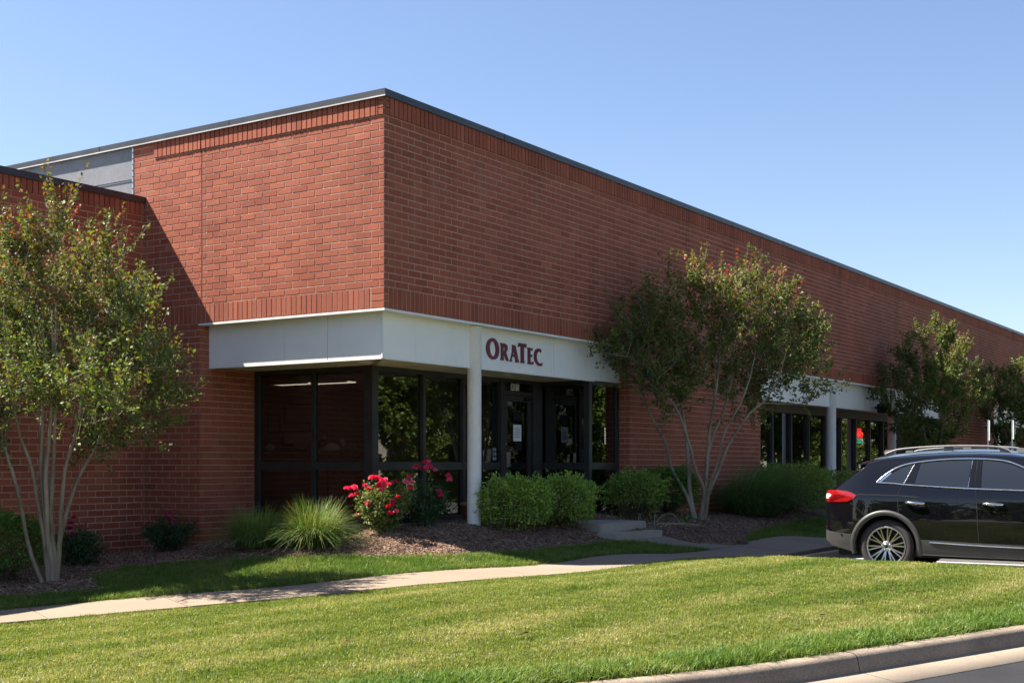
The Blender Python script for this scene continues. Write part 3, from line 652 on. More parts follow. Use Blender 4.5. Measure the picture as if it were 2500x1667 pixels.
for ch, loops in LETTERS.items():
    cu = bpy.data.curves.new('letter', 'CURVE'); cu.dimensions = '2D'; cu.fill_mode = 'BOTH'; cu.extrude = .012; cu.resolution_u = 5
    for lp in loops:
        rnd = ch in 'OC' or (ch == 'R' and len(lp) < 8)
        if rnd: lp = [tuple(q) for q in smooth_line(lp+[lp[0]], .015)[:-1]] if ch == 'O' or ch == 'R' else [tuple(q) for q in smooth_line(lp, .02)]
        sp = cu.splines.new('POLY'); sp.points.add(len(lp)-1); sp.use_cyclic_u = True
        for q, (a, b) in zip(sp.points, lp): q.co = (a-3.65, b-3.31, 0, 1)
    o = bpy.data.objects.new('tmp', cu); COL.objects.link(o); dg = bpy.context.evaluated_depsgraph_get(); me = bpy.data.meshes.new_from_object(o.evaluated_get(dg)); bpy.data.objects.remove(o)
    me.materials.clear(); me.materials.append(M['maroon'])
    for v in me.vertices: v.co = (v.co.x, -v.co.z, v.co.y)
    link('letter', me, sign)

# second and third bays further along
def bay(x0, x1, cols, cut0):
    panel_x = sorted([x0]+cols+[x1])
    for a, b in zip(panel_x, panel_x[1:]):
        mid = (a+b)/2
        panel(a+.12, mid-.004, INS, INS+.05); panel(mid+.004, b-.12, INS, INS+.05)
    part(MB().box(x0, x1, -.012, INS+.06, ZB-.030, ZB-.004).box(x0, x1, -.020, -.0121, ZB-.036, ZB-.001), 'drip_edge', M['white'])
    part(MB().box(x0, x1, INS-.006, INS+.03, SZ-.022, SZ-.001), 'fascia_trim', M['white'])
    gy = .80
    part(MB().bevbox(x0, x1, INS+.031, gy+.1, SZ-.002, SZ+.012, .003), 'soffit_board', M['soffit'])
    frame(x0, x1, gy-.12, gy+.05, 2.93, SZ-.003, mat='frame_brown', name='header')
    frame(x0, x1, gy-.06, gy+.05, 1.31, 1.44, mat='frame_brown'); frame(x0, x1, gy-.06, gy+.05, .5, FL+.05, mat='frame_brown')
    xs = [x0]; 
    while xs[-1]+1.27 < x1: xs.append(xs[-1]+1.27)
    xs[-1] = x1
    for i, a in enumerate(xs):
        wv = .18 if i in (1,) else .08
        frame(max(a-wv/2, x0), min(a+wv/2, x1), gy-.07, gy+.05, FL+.05, 2.93, name='mullion')
    for a, b in zip(xs, xs[1:]):
        for z0, z1 in ((FL+.05, 1.31), (1.44, 2.93)): pane(MB().box(a+.09 if a == xs[1] else a+.04, b-.09 if b == xs[1] else b-.04, gy+.004, gy+.010, z0, z1))
    for c in cols: column(c, .185, .3, ZB-.04, .125)
    part(MB().box(x0, x1, .3, .9, .2, FL), 'entrance_slab', M['conc'])
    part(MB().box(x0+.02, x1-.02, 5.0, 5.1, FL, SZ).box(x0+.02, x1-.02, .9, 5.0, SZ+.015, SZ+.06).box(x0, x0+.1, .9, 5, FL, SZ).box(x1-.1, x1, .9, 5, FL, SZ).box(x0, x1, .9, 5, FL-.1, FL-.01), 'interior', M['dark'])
bay(13.70, 29.39, [18.93, 24.18], 0); bay(36.13, 44, [40.0], 0)

# office interior behind the corner glazing
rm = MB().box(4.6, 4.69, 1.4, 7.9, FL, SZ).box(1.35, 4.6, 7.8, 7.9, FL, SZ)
part(MB().box(4.691, 4.70, 1.4, 4.4, FL, SZ).box(4.7, 7.25, 4.4, 4.5, FL, SZ).box(7.22, 7.3, .35, 4.4, FL, SZ).box(4.7, 7.22, 1.4, 4.4, FL+.007, FL+.012), 'room_wall', M['dark'])  # entry walls and floor coloured near black to imitate an unlit room
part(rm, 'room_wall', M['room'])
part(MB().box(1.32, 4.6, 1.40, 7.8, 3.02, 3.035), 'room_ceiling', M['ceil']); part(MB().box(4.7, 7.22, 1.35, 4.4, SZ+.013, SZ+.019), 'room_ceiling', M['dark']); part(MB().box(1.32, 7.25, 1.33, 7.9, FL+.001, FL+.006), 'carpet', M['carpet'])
lm, lt, lp_ = nodes('ceiling_lamp_diffuser'); lp_.inputs['Emission Color'].default_value = (1, .9, .72, 1); lp_.inputs['Emission Strength'].default_value = .55; lp_.inputs['Base Color'].default_value = (.8, .8, .78, 1)
for x, y, lb in ((2.42, 4.0, 'warm lit ceiling lamp behind the left pane of the corner office'), (2.52, 3.2, 'lit ceiling lamp just right of the mullion in the corner office'), (2.5, 5.6, 'lit ceiling lamp deep in the corner office')):
    t = thing('ceiling_lamp', lb, 'lamp', (x, y, 3.015), group='office ceiling lamps')
    MB().box(-.12, .12, -.42, .42, -.012, .012).build('diffuser', lm, t); MB().box(-.14, -.121, -.44, .44, -.016, .012).box(.121, .14, -.44, .44, -.016, .012).build('lamp_frame', M['white'], t)
cb = thing('display_cabinet', 'long low wooden cabinet inside the corner office window', 'cabinet', (4.3, 5.5, FL))
MB().bevbox(-.22, .28, -1.5, 1.5, 0, 1.12, .01).build('carcass', M['wood'], cb); MB().bevbox(-.26, .29, -1.55, 1.55, 1.121, 1.16, .008).build('cabinet_top', M['wood'], cb)
for i in range(4): MB().bevbox(-.235, -.221, -1.46+.74*i, -.76+.74*i, .08, 1.06, .004).build('cabinet_door', M['wood'], cb)
def decoy(x, y, rz, mat, label):
    d = thing('duck_decoy', label, 'duck decoy', (x, y, FL+1.161), rz, 'duck decoys on the office cabinet')
    th = np.linspace(0, 1, 12); b = MB().tube(np.c_[np.linspace(-.2, .17, 12), np.zeros(12), .085+.03*np.sin(th*3.1)], .085*np.sin(np.clip(th, .06, .96)*np.pi)**.6, 12); b.build('body', M[mat], d, True)
    MB().tube([(.12, 0, .10), (.15, 0, .18), (.165, 0, .22), (.19, 0, .235), (.21, 0, .225)], [.035, .032, .042, .044, .03], 10).build('head', M['black'] if mat != 'print' else M['paper'], d, True)
    MB().tube([(.215, 0, .222), (.25, 0, .212), (.275, 0, .21)], [.02, .018, .012], 8).build('bill', M['wood'], d, True)
for a in ((4.25, 6.35, 1.2, 'paper', 'pale duck decoy at the far end of the office cabinet'), (4.25, 5.85, 1.7, 'black', 'dark duck decoy beside the map on the cabinet'), (4.25, 5.2, -1.5, 'wood', 'brown duck decoy in the middle of the cabinet'), (4.25, 4.75, 1.6, 'paper', 'white duck decoy right of the window mullion'), (4.25, 4.3, 1.5, 'print', 'grey speckled duck decoy nearest the corner post')): decoy(*a)
def picture(y0, y1, z0, z1, label):
    y, z = (y0+y1)/2, (z0+z1)/2; p = thing('framed_picture', label, 'picture', (4.59, y, z)); w, h = (y1-y0)/2, (z1-z0)/2
    MB().bevbox(-.03, 0, -w, w, -h, h, .005).build('picture_frame', M['black'], p); MB().box(-.034, -.0305, -w*.78, w*.78, -h*.8, h*.8).build('print', M['print'], p)
picture(6.38, 6.72, 2.22, 2.60, 'small upright framed print on the office wall'); picture(5.42, 6.3, 2.40, 2.80, 'wide framed landscape print high on the office wall'); picture(5.45, 6.35, 1.86, 2.28, 'framed grey map low on the office wall'); picture(5.12, 5.28, 2.08, 2.22, 'tiny framed card on the office wall')
# iron chair-like stand in front of the cabinet
st = thing('scroll_stand', 'black wrought iron stand with scrolls behind the corner window', 'stand', (1.9, 2.35, FL))
for sx in (-.4, .4): MB().tube([(0, sx, 0), (0, sx, .98)], .012, 6).build('leg', M['black'], st)
MB().tube([(0, -.42, .95), (0, .42, .95)], .010, 6).build('rail', M['black'], st)
for c in (-.28, -.1, .1, .28):
    th = np.linspace(0, 9, 30); MB().tube(np.c_[np.zeros(30), c+(.085-.008*th)*np.cos(th)*np.sign(c), .86+(.085-.008*th)*np.sin(th)], .008, 5).build('scroll', M['black'], st)

# lower brick wing on the left
wing = thing('brick_wing', 'lower shaded brick wing with dark coping behind the left crape myrtle', 'building')
WY = 5.05; WT = ZB+21*C
ww = MB().box(-13, -.002, WY+MD, WY+.27, -.6, WT-.01).build('wall', M['mortar'], wing)
fw = Face((0, WY), (1, 0), ww, 0)
fw.run(-13, 0, -44, 18, -.2, single=lambda u, k: u > -2.75 and -36 <= k < -3)
fw.soldier(-13, 0, 18, .018, lambda u: u > -4.2, ends=False); fw.done()
MB().box(-13, .06, WY-.045, WY+.30, WT-.10, WT+.005).build('coping', M['coping'], wing)
MB().box(.061, .12, WY-.02, WY+.30, WT-.12, WT+.04).build('coping_end', M['membrane'], wing)
MB().box(-13, -.001, WY+.3, 13, WT-.5, WT-.4).build('roof', M['membrane'], wing); MB().box(-13, -12.8, WY+.3, 13, -.6, WT-.1).box(-12.8, -.001, 12.9, 13, -.6, WT-.1).build('rear_wall', M['mortar'], wing)

# ------------------------------------------------------------------ vegetation
def leaf_arrays(mb, P, A, L, wid, rng, C_, fold=.25):
    """P base, A axis (n,3), L lengths, colour per leaf"""
    n = len(P); A = A/(np.linalg.norm(A, axis=1)[:, None]+1e-9)
    R = rng.normal(size=(n, 3)); B = np.cross(A, R); B /= np.linalg.norm(B, axis=1)[:, None]+1e-9; Nn = np.cross(A, B)
    L = L[:, None]; mid = P+A*L*.5
    V = np.stack([P, mid+B*L*wid+Nn*L*fold*.3, P+A*L, mid-B*L*wid+Nn*L*fold*.3], 1).reshape(-1, 3)
    i = np.arange(n)[:, None]*4
    mb.add(V, np.concatenate([i+np.array([[0, 1, 2]]), i+np.array([[0, 2, 3]])]), np.repeat(C_, 4, 0))
def lumps(rng, k=7):
    D = rng.normal(size=(k, 3)); D /= np.linalg.norm(D, axis=1)[:, None]; w = rng.uniform(2, 6, k); ph = rng.uniform(0, 6.3, k)
    return lambda U: np.sin((U@D.T)*w+ph).mean(1)
PAL = np.array([(.085, .145, .026), (.11, .175, .032), (.060, .115, .026), (.14, .185, .038), (.18, .185, .042), (.085, .105, .036)])
COPPER = np.array([(.17, .095, .035), (.21, .12, .05), (.15, .07, .04), (.22, .16, .05)]); RED = np.array([(.26, .055, .040), (.30, .08, .045), (.22, .04, .045)])

def tree(name, label, base, stems, env, seed, nb, ntw, nlv, lsize, group=None, copper=.5, r0=.04, pal=PAL, tw=(.2, .45), cat='tree', red=.03, lobes=None):
    rng = np.random.default_rng(seed); base = np.array(base, float)
    root = thing(name, label, cat, tuple(base), 0, group); wood = MB(); crown = MB()
    nodes_ = []; tips = []
    for st_ in stems:
        dep = rng.uniform(-.12, .12)
        P = np.array([RGT*lat + FWD*(dep*min(1, h/1.0)+rng.uniform(-.01, .01)+ (h*.12*np.sign(dep) if h > .6 else 0)) + np.array((0, 0, h)) for lat, h in st_])
        d_ = P[-1]-P[-2]; d_ /= np.linalg.norm(d_); P = np.concatenate([P, [P[-1]+d_*.30+np.array((0, 0, .12)), P[-1]+d_*.50+np.array((0, 0, .38)), P[-1]+d_*.62+np.array((0, 0, .75))]])
        P = smooth_line(P, .14); P += np.cumsum(rng.normal(0, .006, P.shape), 0)*np.array((1, 1, 0)); k = len(P); R = r0*rng.uniform(.75, 1.1)*np.linspace(1, .12, k)**.8
        wood.tube(P, R, 8); nodes_ += list(P[int(k*.45):]); tips.append(P[-1])
    nodes_ = np.array(nodes_)
    c = RGT*env[0] + FWD*env[1] + np.array((0, 0, env[2])); rx, ry, rz = env[3:6]; lf = lumps(rng)
    T = []
    if lobes is not None:
        LB = np.array([(a, rng.uniform(-.75, .75)*env[4]*(1-.5*r_/env[3]), b, r_) for a, b, r_ in lobes]); wt = LB[:, 3]**1.3; wt /= wt.sum()
        for _ in range(nb):
            q = LB[rng.choice(len(LB), p=wt)]; U = rng.normal(size=3); U /= np.linalg.norm(U); U *= rng.uniform(0, 1)**.45*q[3]*.95
            T.append(RGT*(q[0]+U[0]) + FWD*(q[1]+U[1]) + np.array((0, 0, q[2]+U[2])))
    while len(T) < nb:
        U = rng.normal(size=(200, 3)); U /= np.linalg.norm(U, axis=1)[:, None]; q = rng.uniform(0, 1, 200)**.42
        U2 = U*q[:, None]*(1+.32*lf(U))[:, None]
        narrow = np.where(U2[:, 2] < 0, 1+.42*U2[:, 2], 1.0)
        U2[:, :2] *= narrow[:, None]
        T += list(c + RGT*U2[:, :1]*rx + FWD*U2[:, 1:2]*ry + np.array((0, 0, 1.))*U2[:, 2:]*rz)
    T = np.array(T[:nb]); cb_ = c-np.array((0, 0, rz*1.3)); T = T[np.argsort(np.linalg.norm(T-cb_, axis=1))]
    for t in T:
        d = np.linalg.norm(nodes_-t, axis=1) + 1.1*np.maximum(0, nodes_[:, 2]-t[2]+.05); s0 = nodes_[np.argmin(d)]
        ln = np.linalg.norm(t-s0); k = max(3, int(ln/.14)); f = np.linspace(0, 1, k)[:, None]
        P = s0+(t-s0)*f + np.array((0, 0, 1.))*(f*(1-f))*-.25*ln*.4 + rng.normal(0, .012, (k, 3))*np.sin(f*np.pi)
        wood.tube(P, np.linspace(min(.016, .006+.006*ln), .004, k), 5); nodes_ = np.concatenate([nodes_, P[1:]])
        out = (t-c)/np.array((max(rx, ry), max(rx, ry), rz)); hrel = (t[2]-c[2])/rz
        ttone = pal[rng.integers(len(pal))]
        for j in range(ntw):
            dr = out*.55 + np.array((0, 0, .75)) + rng.normal(0, .42, 3); dr /= np.linalg.norm(dr); L = rng.uniform(*tw)*(1.25 if hrel > .45 else 1)
            st0 = P[-1] if j < ntw*.6 else P[rng.integers(k//2, k)]
            f2 = np.linspace(0, 1, 4)[:, None]; Q = st0 + dr*L*f2 + np.array((0, 0, .10))*L*f2**2
            wood.tube(Q, np.linspace(.0035, .0015, 4), 3)
            m = int(nlv*rng.uniform(.6, 1.3)*L/.33); ff = rng.uniform(.05, 1, m)**.8
            pos = st0 + dr*L*ff[:, None] + np.array((0, 0, .10))*L*ff[:, None]**2 + rng.normal(0, .022, (m, 3))
            ax = rng.normal(size=(m, 3)) + dr*.35 + np.array((0, 0, .15))
            cc = pal[rng.integers(len(pal), size=m)]*.55 + ttone*.45
            pc = copper*max(0, hrel*.7+.5)*rng.uniform(.15, 1)
            iscop = rng.uniform(0, 1, m) < pc*(.3+.7*ff); cc = np.where(iscop[:, None], COPPER[rng.integers(len(COPPER), size=m)], cc)
            if hrel > .45 and rng.uniform() < red*3: cc = np.where((ff > .72)[:, None], RED[rng.integers(len(RED), size=m)], cc)
            cc = cc*rng.uniform(.75, 1.25, (m, 1))
            leaf_arrays(crown, pos, ax, lsize*rng.uniform(.65, 1.2, m), .34, rng, cc)
    wood.build('trunk', M['bark'], root, True); o = crown.build('crown', M['leaf'], root); return root

px = .0049
def ps(L, x0, y0, k): return [((a-x0)*k, (y0-b)*k) for a, b in L]
s1 = [ps(l, 130, 1420, .0049) for l in ([(110,1424),(92,1375),(76,1315),(68,1210),(52,1130),(22,1020),(-2,955)], [(127,1424),(119,1340),(118,1285),(106,1190),(92,1105),(70,1040),(60,985)],
      [(131,1424),(123,1300),(116,1195),(103,1110),(90,1050),(84,980)], [(137,1424),(138,1375),(128,1310),(133,1180),(140,1095),(152,1000)], [(144,1424),(150,1350),(142,1310),(152,1200),(163,1090),(170,985)],
      [(147,1424),(152,1350),(160,1250),(182,1165),(214,1100),(238,1050)], [(140,1424),(136,1340),(125,1250),(112,1120),(118,1010)], [(149,1424),(153,1345),(166,1230),(176,1130),(205,1040)])]
tree('crape_myrtle', 'tall multi-stemmed crape myrtle by the shaded wing wall', (-3.88, 2.29, .10), s1, (.42, .1, 3.42, 1.45, 1.3, 1.50), 11, 265, 6, 14, .056, 'crape myrtles along the building', .8, .036, tw=(.22, .58), red=.05, lobes=[((a-130)*.0049, (1420-b)*.0049-.34, r_*.0049) for a, b, r_ in ((60,580,95),(150,545,85),(235,530,70),(55,700,110),(180,680,120),(290,650,90),(360,660,62),(330,760,100),(415,770,58),(200,820,120),(90,850,100),(300,880,95),(375,860,70),(330,965,68),(230,960,75),(25,960,62),(130,480,42),(205,455,30),(60,500,42),(-40,700,120),(-50,880,110))])
s2 = [ps(l, 1700, 1272, .0076) for l in ([(1690,1276),(1672,1215),(1640,1150),(1622,1080),(1600,1040),(1578,990)], [(1694,1276),(1680,1200),(1680,1130),(1672,1040),(1662,960)], [(1700,1276),(1712,1215),(1705,1180),(1690,1150),(1675,1100),(1640,1010),(1605,960)],
      [(1706,1276),(1712,1210),(1716,1120),(1722,1040),(1735,960)], [(1708,1276),(1716,1210),(1740,1120),(1752,1060),(1790,990)], [(1711,1276),(1722,1210),(1745,1150),(1768,1090),(1820,1010),(1850,985)], [(1708,1276),(1714,1200),(1726,1100),(1765,1000)])]
tree('crape_myrtle', 'wide crape myrtle half lit in front of the long brick wall', (7.65, -1.29, .55), s2, (.28, 0, 3.32, 2.3, 1.6, 1.30), 23, 300, 6, 14, .066, 'crape myrtles along the building', .8, .044, tw=(.24, .64), red=.05, lobes=[((a-1706)*.0077, (1270-b)*.0076-.36, r_*.0078) for a, b, r_ in ((1520,800,90),(1590,830,100),(1640,735,90),(1740,715,85),(1825,710,75),(1800,800,110),(1900,790,90),(1950,840,75),(1850,905,85),(1970,905,40),(1700,860,90),(1620,905,66),(1450,845,52),(1425,880,34),(1955,745,50),(1560,745,55),(1690,680,40),(1900,710,40))])
s3 = [ps(l, 2265, 1180, .0107) for l in ([(2262,1236),(2245,1140),(2225,1080),(2205,1020)], [(2264,1236),(2258,1130),(2250,1060),(2240,1000)], [(2266,1236),(2268,1130),(2270,1060),(2262,990)], [(2268,1236),(2280,1140),(2290,1060),(2300,990)], [(2269,1236),(2290,1140),(2318,1060),(2345,1010)])]
s3 = [[(a, b+.55) for a, b in l] for l in s3]
tree('crape_myrtle', 'smaller dense crape myrtle behind the parked cars', (22.6, -1.3, .45), s3, (.12, 0, 3.05, 1.55, 1.4, 1.75), 31, 240, 6, 20, .072, 'crape myrtles along the building', .3, .05, red=.01)
tree('crape_myrtle', 'farthest crape myrtle at the right edge of the picture', (33.6, -1.3, .45), [[(a*1.1, b*1.1) for a, b in l] for l in s3], (.3, 0, 3.1, 1.9, 1.6, 1.75), 37, 200, 5, 20, .095, 'crape myrtles along the building', .3, .05, red=.01)
# broadleaf trees across the lot: seen mirrored in the storefront glass
OPP = np.array([(.085, .13, .022), (.11, .16, .03), (.07, .11, .02), (.15, .17, .035)])
so = [[(0, 0), (-.1, 1.2), (-.5, 2.6), (-.9, 3.6)], [(0, 0), (.1, 1.3), (.3, 2.8), (.9, 3.8)], [(0, 0), (.0, 1.5), (-.1, 3.0), (.1, 4.4)]]
for i, (x, y, lb) in enumerate(((17, -21, 'leafy tree across the parking lot mirrored in the entrance glass'), (23, -24, 'leafy tree across the lot mirrored beside the column'), (31, -22, 'leafy tree across the lot mirrored in the second bay'), (39, -25, 'tall leafy tree across the lot mirrored far along the glass'), (12, -19, 'leafy tree across the lot mirrored in the narrow front bay'), (47, -22, 'leafy tree across the lot mirrored at the far bay'), (60, -26, 'leafy tree at the far end of the lot'), (27, -29, 'broad leafy tree in the second row across the lot'), (36, -31, 'rounded leafy tree in the second row across the lot'), (19, -28, 'low leafy tree behind the first row across the lot'), (47, -10.5, 'sunlit leafy tree beyond the parked cars mirrored in the second bay'), (56, -13, 'second sunlit leafy tree beyond the parked cars'), (67, -16.5, 'third sunlit leafy tree beyond the parked cars'), (80, -19, 'distant sunlit leafy tree past the lot'), (36, -17.5, 'sunlit leafy tree mirrored beside the entrance brick'))):
    tree('broadleaf_tree', lb, (x, y, .0), so, (0, 0, 3.9 if i % 2 else 4.6, 3.6, 3.0, 3.9), 50+i, 190, 5, 16, .19, 'trees across the parking lot', .0, .14, OPP, (.5, 1.1), red=0)
def copy_tree(root, loc, rz, label, group):
    r = root.copy(); COL.objects.link(r); r.location = loc; r.rotation_euler = (0, 0, rz); r['label'] = label; r['group'] = group
    for ch in root.children:
        c = ch.copy(); COL.objects.link(c); c.parent = r
proto = [o for o in COL.objects if o.name.startswith('broadleaf_tree') and o.parent is None]
for i, (x, y, lb) in enumerate(((-46, 2, 'street tree mirrored in the rear quarter of the black car'), (-50, 9, 'street tree mirrored in the rear door of the black car'), (-44, 16, 'street tree across the road from the brick wing'), (-52, 23, 'street tree farther along the road'), (-48, -6, 'street tree across the road behind the photographer'), (-55, -14, 'street tree at the far side of the road'), (-40, 27, 'street tree beyond the brick wing'), (-31, -32, 'street tree mirrored in the entrance door'), (-38, -38, 'street tree mirrored beside the entrance door'), (-27, -39, 'street tree down the road behind the photographer'), (-44, -46, 'distant street tree down the road'), (-36, -25, 'street tree at the road bend'))):
    copy_tree(proto[i], (x, y, -.45), i*1.3, lb, 'street trees across the road')
tag(link('far_lawn', np_mesh('far_lawn', [(8,-60,.15),(80,-60,.15),(80,-16.5,.15),(8,-16.5,.15)], [[(0,1,2,3)]], plain('far_lawn', (.14,.18,.05), 1, .3, .6, fine=5))), kind='structure')

def bush(name, label, x, y, rx, rz, seed, n, lsize, pal, bare=.3, cat='bush', group=None, flat=.0):
    rng = np.random.default_rng(seed); root = thing(name, label, cat, G(x, y), 0, group); lf = lumps(rng, 9); tw = MB(); lv = MB()
    U = rng.normal(size=(n, 3)); U /= np.linalg.norm(U, axis=1)[:, None]; q = 1-.42*rng.uniform(0, 1, n)**2.2
    keep = (U[:, 2] > -1+bare*1.55+.25*lf(U*1.7)) | (rng.uniform(0, 1, n) < .10); U, q = U[keep], q[keep]; n = len(U)
    sq = np.sign(U)*np.abs(U)**.82; rr = (1+.26*lf(U)+.22*lumps(rng, 12)(U*3.2)+.16*lumps(rng, 14)(U*8))*q
    P = sq*rr[:, None]*np.array((rx, rx, rz)) + np.array((0, 0, rz*.98)); P[:, 2] = np.maximum(P[:, 2], .04)
    A = U+rng.normal(0, .75, (n, 3)); c = pal[rng.integers(len(pal), size=n)]*rng.uniform(.7, 1.3, (n, 1))
    br = (rng.uniform(0, 1, n) < .03+.25*np.clip(-U[:, 2]-.2, 0, 1))
    c = np.where(br[:, None], np.array((.13, .085, .045)), c)
    leaf_arrays(lv, P, A, lsize*rng.uniform(.7, 1.25, n), .32, rng, c)
    ns = 70; sd_ = rng.normal(size=(ns, 3)); sd_[:, 2] = np.abs(sd_[:, 2])*1.1-.15; sd_ /= np.linalg.norm(sd_, axis=1)[:, None]
    for d in sd_:
        m = 16; ff = rng.uniform(.86, rng.uniform(1.1, 1.34), m); pos = (np.sign(d)*np.abs(d)**.82)[None]*ff[:, None]*np.array((rx, rx, rz))*(1+.2*lf(d[None])[0]) + np.array((0, 0, rz*.98)) + rng.normal(0, .014, (m, 3)); pos[:, 2] = np.maximum(pos[:, 2], .05)
        leaf_arrays(lv, pos, d+rng.normal(0, .6, (m, 3)), lsize*rng.uniform(.7, 1.1, m), .32, rng, pal[rng.integers(len(pal), size=m)]*rng.uniform(1.0, 1.4, (m, 1)))
    for k in range(170):
        a = rng.uniform(0, 6.283); el = rng.uniform(-.55, .9); d = np.array((math.cos(a)*math.cos(el), math.sin(a)*math.cos(el), math.sin(el)))
        e = d*np.array((rx, rx, rz))*rng.uniform(.8, 1.0) + np.array((0, 0, rz)); e[2] = max(e[2], .05)
        b = np.array((rng.normal(0, .06), rng.normal(0, .06), .0)); f = np.linspace(0, 1, 6)[:, None]
        Q = b+(e-b)*f + np.array((0, 0, 1.))*f*(1-f)*rng.uniform(-.1, .3) + rng.normal(0, .02, (6, 3))*f
        tw.tube(Q, np.linspace(.006, .002, 6), 3, col=np.array((.16, .125, .09))*rng.uniform(.6, 1.3))
    tw.build('twigs', M['twig'], root); lv.build('foliage', M['leaf'], root); return root
BOX = np.array([(.22, .35, .06), (.28, .41, .085), (.15, .27, .05), (.33, .43, .11)]); BOXD = np.array([(.10, .21, .036), (.13, .25, .045), (.08, .165, .032)])
bg_ = 'clipped boxwood bushes'
bush('boxwood_bush', 'bright green boxwood bush just right of the white column', 2.78, -.42, .50, .44, 61, 11000, .042, BOX, .28, group=bg_)
bush('boxwood_bush', 'bright green boxwood bush directly left of the front steps', 3.78, -.72, .47, .43, 62, 10500, .042, BOX, .24, group=bg_)
bush('boxwood_bush', 'bare-legged boxwood bush directly right of the front steps', 6.55, -.55, .52, .42, 63, 9000, .046, BOX*.85, .46, group=bg_)
bush('boxwood_bush', 'darker boxwood bush behind the right crape myrtle stems', 7.85, -.55, .52, .46, 64, 8000, .048, BOXD, .4, group=bg_)
bush('boxwood_bush', 'boxwood bush at the left edge beside the crape myrtle', -4.02, 3.05, .52, .44, 65, 9500, .038, BOXD, .36, group=bg_)
bush('boxwood_bush', 'loose green shrub between the big ornamental grass and the black car', 13.6, -.75, .95, .52, 66, 11000, .05, BOX*.7, .15, group=bg_)
bush('boxwood_bush', 'low green shrub at the foot of the second column', 16.4, -.7, .85, .46, 67, 7000, .05, BOX*.65, .15, group=bg_)

def ogras(name, label, x, y, r, h, seed, n, cols, lean=(0, 0), dry=.06):
    rng = np.random.default_rng(seed); root = thing(name, label, 'ornamental grass', G(x, y), 0, 'arching ornamental grass clumps'); mb = MB(); k = 8
    a = rng.uniform(0, 6.283, n); b0 = np.c_[np.cos(a), np.sin(a)]*(rng.uniform(0, 1, n)**.6*.16*r/.5)[:, None]
    az = a+rng.normal(0, .5, n); el = rng.uniform(.15, 1., n); L = h*rng.uniform(.7, 1.25, n)*(1.05+.35*el)
    f = np.linspace(0, 1, k)
    reach = (r*el*rng.uniform(.8, 1.15, n))[:, None]; up = (h*(1.12-.35*el)*rng.uniform(.75, 1.1, n))[:, None]
    hor = reach*(.25*f+.75*f**2)[None]; dro = (.15+1.55*el*rng.uniform(.5, 1.15, n))[:, None]
    ver = up*(1.75*f-dro*f**2.4)/1.2
    X = b0[:, :1]+hor*np.cos(az)[:, None]+lean[0]*(f**2)[None]; Y = b0[:, 1:]+hor*np.sin(az)[:, None]+lean[1]*(f**2)[None]; Z = np.maximum(ver-.02, .012)
    P = np.stack([X, Y, Z], -1); sd = np.stack([-np.sin(az), np.cos(az), np.zeros(n)], -1)[:, None]
    w = (.0042*rng.uniform(.7, 1.4, n))[:, None, None]*(np.clip(1.15-f, 0.05, 1))[None, :, None]
    V = np.stack([P-sd*w, P+sd*w], 2).reshape(-1, 3); i = (np.arange(n)[:, None]*2*k + np.arange(k-1)[None]*2).reshape(-1, 1)
    c = cols[rng.integers(len(cols), size=n)]*rng.uniform(.7, 1.3, (n, 1)); c = np.where((rng.uniform(0, 1, n) < dry)[:, None], np.array((.34, .26, .13)), c)
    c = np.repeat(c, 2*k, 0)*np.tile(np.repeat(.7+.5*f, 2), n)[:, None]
    mb.add(V, i+np.array([[0, 1, 3, 2]]), c); mb.build('blades', M['leaf'], root); return root
GR = np.array([(.10, .18, .042), (.13, .21, .052), (.085, .155, .042), (.17, .24, .085)]); GR2 = np.array([(.085, .185, .046), (.11, .215, .054), (.07, .155, .043)])
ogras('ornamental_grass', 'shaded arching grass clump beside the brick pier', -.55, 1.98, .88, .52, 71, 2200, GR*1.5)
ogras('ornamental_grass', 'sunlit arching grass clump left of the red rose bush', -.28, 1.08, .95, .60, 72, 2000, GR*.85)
ogras('ornamental_grass', 'large dark green fountain grass below the long brick wall', 11.2, -.85, 1.7, .95, 73, 4200, GR2, (.35, -.35), .06)

